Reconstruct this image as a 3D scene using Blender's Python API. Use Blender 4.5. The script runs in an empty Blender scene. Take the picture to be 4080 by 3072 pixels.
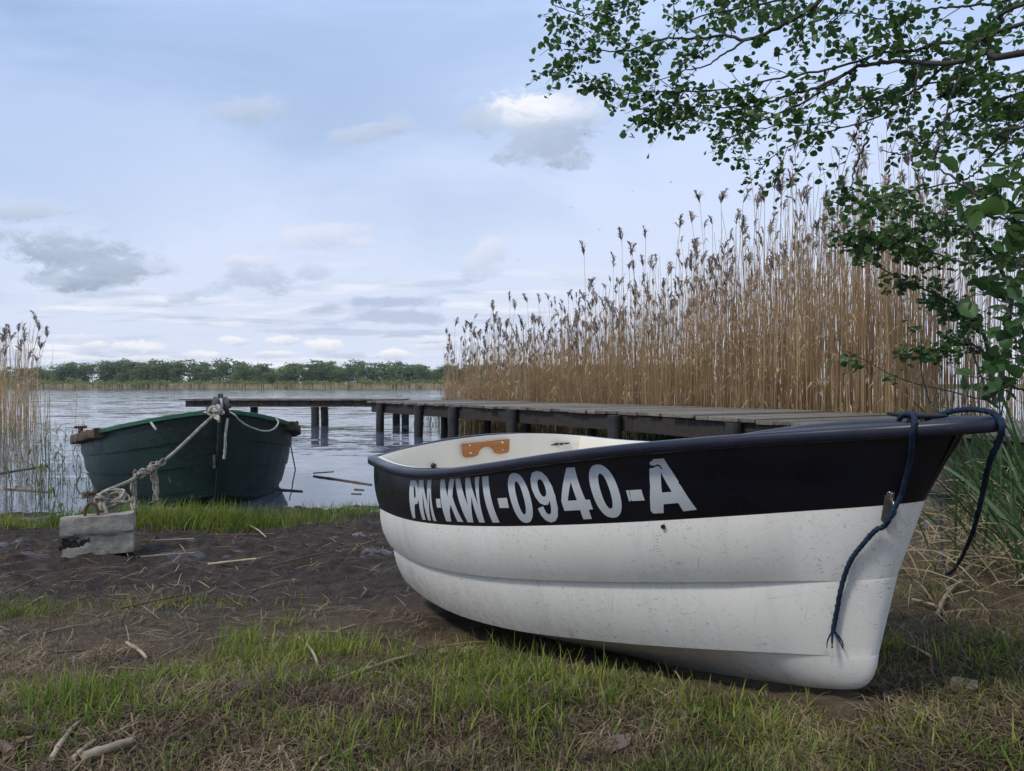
import bpy, bmesh, math, random
import numpy as np
from mathutils import Vector, Matrix, geometry

S = bpy.context.scene
C = S.collection
rng = np.random.default_rng(7)
random.seed(7)
R = math.radians

# ------------------------------------------------------------------ camera
CAMZ = 1.06
cam_d = bpy.data.cameras.new('camera')
cam = bpy.data.objects.new('camera', cam_d)
C.objects.link(cam)
cam.location = (0, 0, CAMZ)
cam.rotation_euler = (R(90), 0, 0)
cam_d.sensor_width = 36
cam_d.lens = 36 * 3000 / 4080
cam_d.clip_start = .05
cam_d.clip_end = 5000
S.camera = cam
S.view_settings.view_transform = 'Standard'
S.view_settings.look = 'None'
S.view_settings.exposure = 0
S.view_settings.gamma = 1
S.cycles.max_bounces = 6
S.cycles.transparent_max_bounces = 8
S.cycles.use_denoising = True

# ------------------------------------------------------------------ node helper
class NT:
    def __init__(s, nt):
        s.nt = nt; s.n = nt.nodes; s.l = nt.links
    def node(s, t, **k):
        n = s.n.new(t)
        for a, b in k.items():
            setattr(n, a, b)
        return n
    def put(s, sock, v):
        if isinstance(v, bpy.types.NodeSocket):
            s.l.new(v, sock)
        elif v is not None:
            if sock.type == 'RGBA' and len(v) == 3:
                v = (*v, 1)
            sock.default_value = v
    def math(s, op, a, b=None, c=None, clamp=False):
        n = s.node('ShaderNodeMath', operation=op, use_clamp=clamp)
        s.put(n.inputs[0], a)
        if b is not None: s.put(n.inputs[1], b)
        if c is not None: s.put(n.inputs[2], c)
        return n.outputs[0]
    def vmath(s, op, a, b=None):
        n = s.node('ShaderNodeVectorMath', operation=op)
        s.put(n.inputs[0], a)
        if b is not None: s.put(n.inputs[1], b)
        return n.outputs['Value'] if op == 'LENGTH' else n.outputs[0]
    def mix(s, f, a, b, mode='MIX'):
        n = s.node('ShaderNodeMix', data_type='RGBA', blend_type=mode)
        s.put(n.inputs[0], f); s.put(n.inputs[6], a); s.put(n.inputs[7], b)
        return n.outputs[2]
    def rng(s, v, a, b, c=0., d=1., smooth=False):
        n = s.node('ShaderNodeMapRange')
        if smooth: n.interpolation_type = 'SMOOTHSTEP'
        s.put(n.inputs[0], v)
        for i, x in enumerate((a, b, c, d)): s.put(n.inputs[i + 1], x)
        return n.outputs[0]
    def noise(s, vec, scale, detail=4., rough=.55, dist=0., out=0):
        n = s.node('ShaderNodeTexNoise')
        if vec is not None: s.put(n.inputs['Vector'], vec)
        n.inputs['Scale'].default_value = scale; n.inputs['Detail'].default_value = detail
        n.inputs['Roughness'].default_value = rough; n.inputs['Distortion'].default_value = dist
        return n.outputs[out]
    def xyz(s, x, y, z):
        n = s.node('ShaderNodeCombineXYZ')
        s.put(n.inputs[0], x); s.put(n.inputs[1], y); s.put(n.inputs[2], z)
        return n.outputs[0]
    def sep(s, v):
        n = s.node('ShaderNodeSeparateXYZ'); s.put(n.inputs[0], v)
        return n.outputs
    def mapping(s, v, loc=(0, 0, 0), rot=(0, 0, 0), sc=(1, 1, 1), kind='POINT'):
        n = s.node('ShaderNodeMapping', vector_type=kind)
        s.put(n.inputs[0], v); n.inputs[1].default_value = loc; n.inputs[2].default_value = rot; n.inputs[3].default_value = sc
        return n.outputs[0]

# ------------------------------------------------------------------ sky
SUN_EL, SUN_AZ = R(52), R(238)        # azimuth clockwise from +Y (behind the camera, left)
W = bpy.data.worlds.new('World'); S.world = W; W.use_nodes = True
w = NT(W.node_tree); w.n.clear()
g = w.node('ShaderNodeTexCoord').outputs['Generated']
dx, dy, dz = w.sep(g)
ay = w.math('MAXIMUM', w.math('ABSOLUTE', dy), .08)
u = w.math('DIVIDE', dx, ay); v = w.math('DIVIDE', dz, ay)
uv = w.xyz(u, v, 0)
sky = w.node('ShaderNodeTexSky', sky_type='NISHITA')
sky.sun_disc = False; sky.sun_elevation = SUN_EL; sky.sun_rotation = SUN_AZ
sky.air_density = 1.0; sky.dust_density = 1.2; sky.ozone_density = 2.0
K = 10.                                # background strength is 1/K
def kc(r, g_, b): return (r * K, g_ * K, b * K)
# thin high veil over the blue: streaky, thicker to the right and near the horizon
streak = w.noise(w.mapping(uv, rot=(0, 0, R(28)), sc=(1.0, 3.2, 1)), 1.5, 5, .5, .7)
veil = w.math('ADD', w.rng(streak, .36, .64, 0, .42, True), w.rng(u, -.75, .3, .22, .72, True))
veil = w.math('ADD', veil, w.rng(v, .34, .03, 0, .48, True), clamp=True)
vcol = w.mix(w.rng(v, 0., .5), kc(.78, .84, .98), kc(.58, .73, 1.05))
blue = w.mix(.55, sky.outputs[0], kc(.36, .56, .90))
col = w.mix(w.math('MINIMUM', veil, .97), blue, vcol)
# flat streaks of cloud low over the far shore
hv = w.mapping(uv, sc=(1.0, 9.0, 1))
hs = w.noise(hv, 3.4, 6, .6, .5)
hm = w.math('MULTIPLY', w.rng(hs, .46, .60, 0, .9, True), w.math('MULTIPLY', w.rng(v, .0, .02), w.rng(v, .20, .06, 0, 1, True)))
col = w.mix(hm, col, w.mix(w.rng(w.noise(hv, 7., 5, .6), .38, .62), kc(.50, .58, .76), kc(.98, 1.0, 1.06)))
en1 = w.noise(w.mapping(uv, sc=(1., 1.5, 1)), 11.0, 8, .66, .9)
en2 = w.noise(w.mapping(uv, sc=(1., 1.9, 1)), 34.0, 7, .66, .6)
edge = w.math('ADD', w.math('MULTIPLY', w.math('SUBTRACT', en1, .5), 4.6), w.math('MULTIPLY', w.math('SUBTRACT', en2, .5), 3.4))
puff = w.math('MULTIPLY', w.math('SUBTRACT', en2, .5), 2.2)
WH, GR = kc(.98, .99, 1.04), kc(.45, .53, .66)
PK = kc(.80, .84, .97)
# px, py in the photograph's 2212-wide preview, radii in the same pixels
CL = [
 (1165, 238, 120, 42, -4, 'w', .95), (1195, 300, 105, 52, 20, 'g', .75), (1030, 262, 50, 36, 0, 'm', .7), (1240, 215, 90, 40, 30, 'v', .45), (1225, 345, 50, 22, 0, 'g', .6),
 (535, 235, 95, 30, 2, 'm', .65), (805, 285, 100, 20, 12, 'm', .7), (865, 265, 45, 24, 0, 'm', .6), (55, 457, 105, 24, 0, 'm', .85),
 (150, 545, 150, 46, -4, 'g', .95), (215, 590, 95, 36, 4, 'g', .9), (120, 600, 60, 28, 0, 'g', .7), (320, 572, 85, 14, -8, 'm', .5),
 (695, 512, 115, 26, 6, 'p', .7), (785, 525, 40, 14, 0, 'p', .6), (1050, 548, 62, 30, 28, 'p', .8), (1035, 590, 45, 18, 0, 'm', .45),
 (545, 605, 90, 30, 0, 'm', .95), (535, 566, 62, 13, 0, 'p', .9), (675, 588, 42, 20, 5, 'm', .6), (388, 645, 42, 15, 8, 'm', .7), (470, 625, 60, 14, 10, 'm', .45),
 (838, 652, 105, 13, 0, 'f', .9), (855, 684, 115, 17, -2, 'f', .85), (705, 667, 50, 12, 8, 'f', .8), (960, 612, 90, 7, 3, 'f', .4), (760, 718, 210, 8, -1, 'f', .6), (480, 690, 90, 5, 0, 'f', .3),
 (706, 750, 34, 18, 0, 'c', 1.), (850, 766, 48, 14, 0, 'c', 1.), (760, 768, 50, 9, 0, 'm', .7), (600, 736, 34, 11, 0, 'c', .9), (500, 737, 34, 11, 0, 'c', .85), (440, 767, 52, 10, 0, 'c', .85),
 (203, 746, 32, 10, 0, 'c', .85), (300, 752, 58, 14, 0, 'c', .8), (125, 769, 32, 7, 0, 'c', .8), (160, 728, 60, 10, 0, 'c', .5), (590, 765, 50, 9, 0, 'c', .7), (680, 780, 90, 7, 0, 'c', .6), (250, 775, 120, 7, 0, 'c', .6), (925, 748, 55, 9, 0, 'c', .5),
 (1300, 790, 260, 26, 0, 'c', .7), (1450, 660, 200, 60, 10, 'p', .5), (1900, 640, 260, 90, 0, 'p', .6), (1270, 600, 60, 20, 0, 'p', .5),
]
for (px, py, rx, ry, an, kd, op) in CL:
    cu, cv = (px * 1.8445 - 2040) / 3000, (1536 - py * 1.8445) / 3000
    m = w.mapping(uv, (cu, cv, 0), (0, 0, R(an)), (rx * 1.8445 / 3000, ry * 1.8445 / 3000, 1), 'TEXTURE')
    soft = {'c': .62, 'f': .42, 'w': .45}.get(kd, .55)
    ln = w.math('ADD', w.vmath('LENGTH', m), w.math('MULTIPLY', edge, soft))
    mask = w.rng(ln, 1.25, .5 if kd != 'c' else .72, 0, op, True)
    sy = w.math('ADD', w.sep(m)[1], puff)
    if kd == 'w': cc = w.mix(w.rng(sy, -.9, .3), kc(.66, .73, .86), WH)
    elif kd == 'c': cc = w.mix(w.rng(sy, -.7, .5), kc(.66, .72, .86), kc(1.0, 1.0, 1.02))
    elif kd == 'p': cc = w.mix(w.rng(sy, -.9, .8), kc(.62, .69, .86), PK)
    elif kd == 'g': cc = w.mix(w.rng(sy, -1.1, 1.2), kc(.35, .43, .55), kc(.54, .63, .78))
    elif kd == 'v': cc = kc(.74, .81, .96)
    elif kd == 'f': cc = kc(.50, .58, .76)
    else: cc = w.mix(w.rng(sy, -1., 1.), kc(.46, .55, .70), kc(.64, .72, .88))
    col = w.mix(mask, col, cc)
bg = w.node('ShaderNodeBackground'); w.put(bg.inputs[0], col); bg.inputs[1].default_value = 1 / K
w.l.new(bg.outputs[0], w.node('ShaderNodeOutputWorld').inputs[0])
W.cycles.sampling_method = 'MANUAL'; W.cycles.sample_map_resolution = 512

# ------------------------------------------------------------------ sun (behind a thin overcast)
sd = bpy.data.lights.new('sun', 'SUN'); so = bpy.data.objects.new('sun', sd); C.objects.link(so)
sd.energy = 2.1; sd.angle = R(10); sd.color = (1, .93, .82)
sv = Vector((math.sin(SUN_AZ) * math.cos(SUN_EL), math.cos(SUN_AZ) * math.cos(SUN_EL), math.sin(SUN_EL)))
so.rotation_euler = sv.to_track_quat('Z', 'Y').to_euler()

# ------------------------------------------------------------------ object helpers
def tag(o, label=None, cat=None, group=None, kind=None):
    if label: o['label'] = label
    if cat: o['category'] = cat
    if group: o['group'] = group
    if kind: o['kind'] = kind
    return o
def empty(name, loc, label=None, cat=None, group=None, rot=None):
    o = bpy.data.objects.new(name, None); C.objects.link(o); o.location = loc
    if rot is not None: o.rotation_euler = rot
    o.empty_display_size = .1
    return tag(o, label, cat, group)
def link(name, me, mat=None, parent=None):
    o = bpy.data.objects.new(name, me); C.objects.link(o)
    if mat is not None:
        if not isinstance(mat, (list, tuple)): mat = [mat]
        for m in mat: me.materials.append(m)
    if parent is not None: o.parent = parent
    return o
def npmesh(name, verts, faces, smooth=True, mi=None):
    """faces: list of index arrays, each (n, k)"""
    me = bpy.data.meshes.new(name)
    verts = np.asarray(verts, np.float32)
    me.vertices.add(len(verts)); me.vertices.foreach_set('co', verts.ravel())
    if isinstance(faces, np.ndarray): faces = [faces]
    faces = [np.asarray(f, np.int32) for f in faces if len(f)]
    li = np.concatenate([f.ravel() for f in faces]); cnt = np.concatenate([np.full(len(f), f.shape[1], np.int32) for f in faces])
    st = np.concatenate([[0], np.cumsum(cnt)[:-1]]).astype(np.int32)
    me.loops.add(len(li)); me.loops.foreach_set('vertex_index', li)
    me.polygons.add(len(cnt)); me.polygons.foreach_set('loop_start', st); me.polygons.foreach_set('loop_total', cnt)
    me.polygons.foreach_set('use_smooth', np.full(len(cnt), smooth))
    if mi is not None: me.polygons.foreach_set('material_index', np.asarray(mi, np.int32))
    me.update(calc_edges=True); me.validate()
    return me
class MB:
    """collects pieces, builds one mesh"""
    def __init__(s): s.v = []; s.f = {}; s.n = 0
    def add(s, v, f):
        v = np.asarray(v, float).reshape(-1, 3)
        for fa in ([f] if isinstance(f, np.ndarray) else f):
            fa = np.asarray(fa)
            if fa.ndim == 1: fa = fa[None]
            s.f.setdefault(fa.shape[1], []).append(fa + s.n)
        s.v.append(v); s.n += len(v)
    def grid(s, P, closed_u=False, closed_v=False, flip=False):
        P = np.asarray(P, float); n, m = P.shape[:2]
        i = np.arange(n if closed_u else n - 1); j = np.arange(m if closed_v else m - 1)
        I, J = np.meshgrid(i, j, indexing='ij'); I2 = (I + 1) % n; J2 = (J + 1) % m
        f = np.stack([I * m + J, I2 * m + J, I2 * m + J2, I * m + J2], -1).reshape(-1, 4)
        s.add(P.reshape(-1, 3), f[:, ::-1] if flip else f)
    def tube(s, path, r, sides=8, twist=0., strands=0, cap=True, flat=1.):
        path = np.asarray(path, float); n = len(path); r = np.broadcast_to(np.asarray(r, float), (n,))
        d = np.gradient(path, axis=0); d /= np.linalg.norm(d, axis=1)[:, None] + 1e-12
        a = np.array([0, 0, 1.]) if abs(d[0, 2]) < .9 else np.array([1., 0, 0])
        N = np.zeros((n, 3)); x = np.cross(d[0], a); N[0] = x / np.linalg.norm(x)
        for i in range(1, n):
            x = N[i - 1] - d[i] * np.dot(N[i - 1], d[i]); N[i] = x / (np.linalg.norm(x) + 1e-12)
        B = np.cross(d, N)
        L = np.concatenate([[0], np.cumsum(np.linalg.norm(np.diff(path, axis=0), axis=1))])
        th = np.linspace(0, 2 * np.pi, sides, endpoint=False)
        rad = r[:, None] * np.ones(sides)[None]
        if strands: rad = rad * (1 + .17 * np.cos(strands * (th[None] - (twist * L)[:, None])))
        P = path[:, None] + rad[..., None] * (np.cos(th)[None, :, None] * N[:, None] + flat * np.sin(th)[None, :, None] * B[:, None])
        base = s.n
        s.grid(P, closed_v=True)
        if cap:
            s.f.setdefault(sides, []).append(np.array([base + np.arange(sides)[::-1], base + (n - 1) * sides + np.arange(sides)]))
    def box(s, c, h, M=None, bev=0.):
        """box with chamfered edges: centre c, half sizes h"""
        h = np.asarray(h, float); b = min(bev, h.min() * .9)
        bm = bmesh.new(); bmesh.ops.create_cube(bm, size=1)
        for q in bm.verts: q.co = Vector((q.co.x * 2 * h[0], q.co.y * 2 * h[1], q.co.z * 2 * h[2]))
        if b > 0: bmesh.ops.bevel(bm, geom=bm.edges[:], offset=b, segments=2, affect='EDGES', profile=.6)
        s.bm(bm, c, M)
    def bm(s, bm, c=(0, 0, 0), M=None):
        bm.verts.index_update()
        P = np.array([q.co[:] for q in bm.verts])
        if M is not None: P = P @ np.asarray(M)[:3, :3].T
        P = P + np.asarray(c, float)
        base = s.n
        for f in bm.faces:
            s.f.setdefault(len(f.verts), []).append(np.array([[q.index + base for q in f.verts]]))
        s.v.append(P); s.n += len(P); bm.free()
    def build(s, name, mat=None, parent=None, smooth=False):
        me = npmesh(name, np.concatenate(s.v), [np.concatenate(x) for x in s.f.values()], smooth)
        return link(name, me, mat, parent)
def autosmooth(o, ang=35):
    me = o.data; bm = bmesh.new(); bm.from_mesh(me)
    for f in bm.faces: f.smooth = True
    for e in bm.edges:
        if len(e.link_faces) == 2 and e.calc_face_angle(0) > R(ang): e.smooth = False
    bm.to_mesh(me); bm.free(); return o
def crv(pts, n):
    """Catmull-Rom through points"""
    P = np.asarray(pts, float); P = np.vstack([2 * P[0] - P[1], P, 2 * P[-1] - P[-2]])
    k = len(P) - 3; t = np.linspace(0, k - 1e-9, n); i = t.astype(int); t = (t - i)[:, None]
    a, b, c, d = P[i], P[i + 1], P[i + 2], P[i + 3]
    return .5 * (2 * b + (c - a) * t + (2 * a - 5 * b + 4 * c - d) * t * t + (3 * b - a - 3 * c + d) * t ** 3)
def at(px, py, d):
    """the point d metres in front of the viewpoint that the photograph shows at px, py"""
    return np.array([(px - 2040) / 3000 * d, d, CAMZ - (py - 1536) / 3000 * d])
# lattice value noise for terrain and scatter
_lat = rng.random((64, 64))
def vn(x, y, f):
    x = np.asarray(x, float) * f + 100; y = np.asarray(y, float) * f + 100
    i = np.floor(x).astype(int); j = np.floor(y).astype(int); a = x - i; b = y - j
    a = a * a * (3 - 2 * a); b = b * b * (3 - 2 * b)
    q = lambda p, r: _lat[p % 64, r % 64]
    return (q(i, j) * (1 - a) + q(i + 1, j) * a) * (1 - b) + (q(i, j + 1) * (1 - a) + q(i + 1, j + 1) * a) * b
def fbm(x, y, f, o=3):
    return sum(vn(x + 7.3 * k, y - 3.1 * k, f * 2 ** k) * .5 ** k for k in range(o)) / sum(.5 ** k for k in range(o)) - .5

# ------------------------------------------------------------------ materials
def newmat(name):
    m = bpy.data.materials.new(name); m.use_nodes = True
    t = NT(m.node_tree); b = t.n['Principled BSDF']
    return m, t, b
def simple(name, c1, c2, scale=8., rough=.7, bump=0., bscale=None, detail=5, metal=0., sc=(1, 1, 1), spec=.5, island=False):
    m, t, b = newmat(name)
    co = t.node('ShaderNodeTexCoord').outputs['Object']
    mp = t.mapping(co, sc=sc)
    f = t.rng(t.noise(mp, scale, detail), .3, .7)
    c = t.mix(f, c1, c2)
    if island:
        ri = t.node('ShaderNodeNewGeometry').outputs['Random Per Island']
        c = t.mix(1., c, t.mix(ri, (.55, .55, .55), (1.4, 1.4, 1.4)), 'MULTIPLY')
    t.put(b.inputs['Base Color'], c)
    b.inputs['Roughness'].default_value = rough; b.inputs['Metallic'].default_value = metal
    b.inputs['Specular IOR Level'].default_value = spec
    if bump:
        bn = t.node('ShaderNodeBump'); bn.inputs['Strength'].default_value = 1; bn.inputs['Distance'].default_value = bump
        t.put(bn.inputs['Height'], t.noise(mp, bscale or scale * 3, 6, .65)); t.put(b.inputs['Normal'], bn.outputs[0])
    return m
def foliage(name, cols, scale=3., rough=.55, trans=.35, pos=(.35, .65), rnd=1.):
    """leaf colour: mix of cols by random per island and patch noise, with some light passing through"""
    m, t, b = newmat(name)
    ge = t.node('ShaderNodeNewGeometry')
    ri = ge.outputs['Random Per Island']
    nz = t.rng(t.noise(ge.outputs['Position'], scale, 3), pos[0], pos[1])
    f = t.math('ADD', t.math('MULTIPLY', ri, .55 * rnd), t.math('MULTIPLY', nz, 1 - .55 * rnd))
    r = t.node('ShaderNodeValToRGB'); t.put(r.inputs[0], f)
    e = r.color_ramp.elements
    while len(e) < len(cols): e.new(.5)
    for i, c in enumerate(cols):
        e[i].position = i / (len(cols) - 1); e[i].color = (*c, 1)
    t.put(b.inputs['Base Color'], r.outputs[0]); b.inputs['Roughness'].default_value = rough
    b.inputs['Specular IOR Level'].default_value = .3
    tr = t.node('ShaderNodeBsdfTranslucent'); t.put(tr.inputs[0], r.outputs[0])
    mx = t.node('ShaderNodeMixShader'); mx.inputs[0].default_value = trans
    t.l.new(b.outputs[0], mx.inputs[1]); t.l.new(tr.outputs[0], mx.inputs[2])
    t.l.new(mx.outputs[0], t.n['Material Output'].inputs[0])
    return m

# ================================================================== SETTING
PY = np.array([-60, -2, 0, 1.0, 1.3, 1.7, 2.3, 2.9, 3.4, 4.5, 6.0, 6.6, 7.5, 12, 25, 230, 244, 246, 250, 300, 1500.])
PZ = np.array([1.2, .50, .45, .41, .385, .335, .19, .085, .06, .07, .035, -.012, -.10, -.6, -1.2, -1.2, -.15, .08, .35, .8, 4.])
def shift(x, y):
    x = np.asarray(x, float)
    s = np.clip((x - .7) * 1.1, 0, 14) + np.clip((x + 1.6) * .12, -1.2, 0)
    return s * np.clip((60 - np.asarray(y, float)) / 30, 0, 1)
def zsmooth(x, y):
    yy = np.asarray(y, float) - shift(x, y)
    return np.interp(yy, PY, PZ)
def zg(x, y):
    x = np.asarray(x, float); y = np.asarray(y, float)
    yy = y - shift(x, y)
    z = np.interp(yy, PY, PZ)
    near = np.clip((9 - yy) / 3, 0, 1)
    mud = np.clip((yy - 3.3) / .8, 0, 1) * np.clip((7.2 - yy) / .8, 0, 1)
    z = z + near * (.05 * fbm(x, y, .9, 2) + .026 * fbm(x, y, 5., 2)) + mud * .075 * fbm(x + 3, y, 7., 3) + near * (.018 + .040 * mud) * fbm(x, y + 9, 22., 2)
    return z
def axis(lo, hi, step, out, grow=1.13):
    a = list(np.arange(lo, hi, step)); s = step
    while a[-1] < out[1]: s *= grow; a.append(a[-1] + s)
    s = step
    while a[0] > out[0]: s *= grow; a.insert(0, a[0] - s)
    return np.array(a)
gx = axis(-3.4, 3.2, .022, (-1100, 1100)); gy = axis(.9, 6.8, .022, (-60, 1400))
GX, GY = np.meshgrid(gx, gy, indexing='ij')
mb = MB(); mb.grid(np.stack([GX, GY, zg(GX, GY)], -1))
def ground_mat():
    m, t, b = newmat('soil_and_mud')
    P = t.node('ShaderNodeNewGeometry').outputs['Position']
    x, y, z = t.sep(P)
    n1 = t.noise(P, 2.2, 4); n2 = t.noise(P, 13., 6, .65); n3 = t.noise(P, 60., 5, .7)
    soil = t.mix(t.rng(n2, .3, .7), (.070, .050, .032), (.155, .115, .072))
    soil = t.mix(t.rng(n3, .52, .7, 0, .55), soil, (.17, .135, .09))
    mud = t.mix(t.rng(n2, .3, .7), (.024, .018, .014), (.075, .056, .044))
    ys = t.math('SUBTRACT', y, t.math('MULTIPLY', t.math('MAXIMUM', t.math('SUBTRACT', x, .7), 0.), 1.1))
    wet = t.rng(t.math('ADD', ys, t.math('MULTIPLY', t.math('SUBTRACT', n1, .5), 2.4)), 2.7, 3.9, 0, 1, True)
    far = t.rng(y, 60, 240)
    c = t.mix(wet, soil, mud)
    c = t.mix(far, c, (.09, .12, .04))
    t.put(b.inputs['Base Color'], c)
    pud = t.rng(t.math('ADD', t.noise(t.mapping(P, sc=(1, 1.6, 0)), 1.9, 3), t.math('MULTIPLY', t.math('SUBTRACT', n2, .5), .22)), .61, .63, 0, 1, True)
    pud = t.math('MULTIPLY', pud, t.rng(ys, 3.8, 4.6, 0, 1, True))
    rg = t.mix(wet, (.95, .95, .95), (.72, .72, .72)); rg = t.mix(pud, rg, (.06, .06, .06))
    rg = t.mix(far, rg, (1, 1, 1))
    t.put(b.inputs['Roughness'], rg)
    t.put(b.inputs['Specular IOR Level'], t.rng(pud, 0, 1, .22, .5))
    bn = t.node('ShaderNodeBump'); bn.inputs['Distance'].default_value = .03
    t.put(bn.inputs['Strength'], t.math('SUBTRACT', 1., t.math('MULTIPLY', pud, .75)))
    t.put(bn.inputs['Height'], t.math('ADD', t.math('MULTIPLY', n2, .9), t.math('MULTIPLY', n3, .5))); t.put(b.inputs['Normal'], bn.outputs[0])
    return m
ground = mb.build('ground', ground_mat(), smooth=True); tag(ground, kind='structure')

def water_mat():
    m, t, b = newmat('lake_water')
    P = t.node('ShaderNodeNewGeometry').outputs['Position']
    x, y, z = t.sep(P)
    b.inputs['Base Color'].default_value = (.085, .105, .135, 1)
    b.inputs['Roughness'].default_value = .05; b.inputs['IOR'].default_value = 1.38
    # wave facets: slopes straight from noise, so that far waves stay rough instead of averaging flat
    dn = t.noise(P, .30, 3)
    n1 = t.noise(t.mapping(P, rot=(0, 0, R(8)), sc=(.42, 1.25, 1)), 2.4, 4, .6, .5, 1)
    n2 = t.noise(t.mapping(P, rot=(0, 0, R(-12)), sc=(.5, 1.5, 1)), 8.5, 3, .6, .4, 1)
    n3 = t.noise(t.mapping(P, sc=(.4, 1.1, 1)), .55, 3, .5, .3, 1)
    st = t.math('MULTIPLY', t.rng(y, 5.8, 17, .12, 1.), t.rng(dn, .35, .65, .55, 1.15))
    sl = None
    for nz, k in ((n1, .30), (n2, .16), (n3, .16)):
        q = t.sep(t.vmath('SUBTRACT', nz, (.5, .5, .5)))
        q = t.xyz(t.math('MULTIPLY', q[0], k * .45), t.math('MULTIPLY', q[1], k), 0.)
        sl = q if sl is None else t.vmath('ADD', sl, q)
    sc_ = t.node('ShaderNodeVectorMath', operation='SCALE'); t.put(sc_.inputs[0], sl); t.put(sc_.inputs['Scale'], st)
    nn_ = t.vmath('NORMALIZE', t.vmath('ADD', sc_.outputs[0], (0, -.012, 1)))
    t.put(b.inputs['Normal'], nn_)
    return m
wx = axis(-30, 30, 2., (-500, 500)); wy = axis(4.2, 30, 1., (4.2, 247))
WX, WY = np.meshgrid(wx, wy, indexing='ij')
mb = MB(); mb.grid(np.stack([WX, WY, 0 * WX], -1))
tag(mb.build('water', water_mat(), smooth=True), kind='structure')

# ------------------------------------------------------------------ far shore
def cards(pos, size, nrm_up=.4, leaf=None, asp=.8, r=rng):
    """small curved leaf-clump faces at pos with random orientation; returns verts, faces (two quads each)"""
    n = len(pos)
    d = r.normal(size=(n, 3)); d[:, 2] += nrm_up; d /= np.linalg.norm(d, axis=1)[:, None]
    a = r.normal(size=(n, 3)); a -= d * (a * d).sum(1)[:, None]; a /= np.linalg.norm(a, axis=1)[:, None]
    b = np.cross(d, a)
    s = np.broadcast_to(size, (n,))[:, None]
    q = []
    for (i, j, k) in ((-1, -.55, 0), (-1, .45, 0), (0, .9, .28), (0, -.85, .22), (1, .5, 0), (1, -.4, 0)):
        q.append(pos + s * (i * a + j * asp * b + k * d) * .5)
    V = np.stack(q, 1).reshape(-1, 3)
    o = np.arange(n)[:, None] * 6
    F = np.concatenate([o + np.array([[0, 3, 2, 1]]), o + np.array([[3, 5, 4, 2]])])
    return V, F
m_pine = foliage('pine_needles', [(.12, .165, .080), (.18, .235, .11), (.24, .30, .14)], .25, .8, .4)
m_broad = foliage('far_leaves', [(.13, .185, .07), (.195, .26, .095), (.26, .325, .125)], .2, .8, .4)
m_bush = foliage('willow_leaves', [(.15, .19, .05), (.24, .27, .075), (.32, .33, .12)], .15, .8, .4)
m_trunk = simple('far_bark', (.05, .04, .03), (.12, .09, .065), 3)
def tree_mesh(kind, k):
    r = np.random.default_rng(100 + k)
    H = r.uniform(9.2, 10.6)
    pos = []
    if kind == 'pine':
        z0 = H * r.uniform(.42, .55)
        for i in range(r.integers(10, 14)):
            f = r.uniform(0, 1); z = z0 + (H - z0) * f
            L = 1.15 * (1 - .62 * f) * r.uniform(.9, 1.9); an = r.uniform(0, 6.28)
            c = np.array([math.cos(an) * L * .7, math.sin(an) * L * .7, z])
            pos.append(c + r.normal(size=(34, 3)) * [.7, .7, .34])
        for i in range(5):
            an = r.uniform(0, 6.28); pos.append(np.array([math.cos(an), math.sin(an), z0 * r.uniform(.5, .95)]) + r.normal(size=(7, 3)) * [.5, .5, .2])
    else:
        for i in range(r.integers(16, 22)):
            f = r.uniform(0, 1) ** .8; z = H * (.08 + .86 * f)
            W_ = math.sin(min(1, f * 1.1 + .22) * 2.6) * 2.1
            an = r.uniform(0, 6.28); q = r.uniform(.2, 1) * W_
            pos.append(np.array([math.cos(an) * q, math.sin(an) * q, z]) + r.normal(size=(40, 3)) * [.75, .75, .55])
    pos = np.concatenate(pos)
    v, f = cards(pos, r.uniform(.3, .62, len(pos)), .5, r=r)
    crown = npmesh('crown', v, f)
    tb = MB(); tb.tube(crv([(0, 0, -.3), (r.normal() * .1, 0, H * .4), (r.normal() * .15, r.normal() * .1, H * .95)], 7), np.linspace(.16, .03, 7), 6)
    for i in range(7):
        z = H * r.uniform(.4, .85); an = r.uniform(0, 6.28)
        tb.tube(crv([(0, 0, z), (math.cos(an) * .6, math.sin(an) * .6, z + .25), (math.cos(an) * 1.3, math.sin(an) * 1.3, z + .6)], 4), np.linspace(.05, .015, 4), 4)
    trunk = npmesh('trunk', np.concatenate(tb.v), [np.concatenate(x) for x in tb.f.values()])
    crown.materials.append(m_pine if kind == 'pine' else m_broad); trunk.materials.append(m_trunk)
    return crown, trunk
TM = {'pine': [tree_mesh('pine', k) for k in range(7)], 'broad': [tree_mesh('broad', 20 + k) for k in range(5)]}
TL = {'pine': ('slender pine with bare lower trunk in the wood across the lake', 'pine_tree', 'pines in the far wood'),
      'broad': ('broad leafy tree with foliage to the ground in the wood across the lake', 'broadleaf_tree', 'leafy trees in the far wood')}
r = np.random.default_rng(5)
x = -222.
while x < 70:
    x += r.uniform(.42, .95)
    px = 2040 + x / 262 * 3000
    if 775 < px < 795 and r.random() < .8: continue
    kind = 'pine' if r.random() < (.55 if vn(x, 0., .045) > .45 else .2) else 'broad'
    cr, tk = TM[kind][r.integers(len(TM[kind]))]
    hf = np.interp(px, [-300, 60, 150, 420, 700, 1000, 1300, 1500, 1740, 2000], [.72, .66, .70, .86, .86, .85, .84, .80, .74, .74]) * r.uniform(.90, 1.07) * (r.choice([.6, .78, .95]) if kind == 'broad' else 1.)
    y = r.uniform(259, 280)
    lb, nm, gp = TL[kind]
    o = empty(nm, (x, y, float(zg(x, y)) - .1), lb, 'tree', gp, (0, 0, r.uniform(0, 6.28)))
    s = hf * y / 262; q_ = r.uniform(1.35, 1.9); o.scale = (s * q_, s * q_, s)
    link('crown', cr, None, o); link('trunk', tk, None, o)
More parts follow.
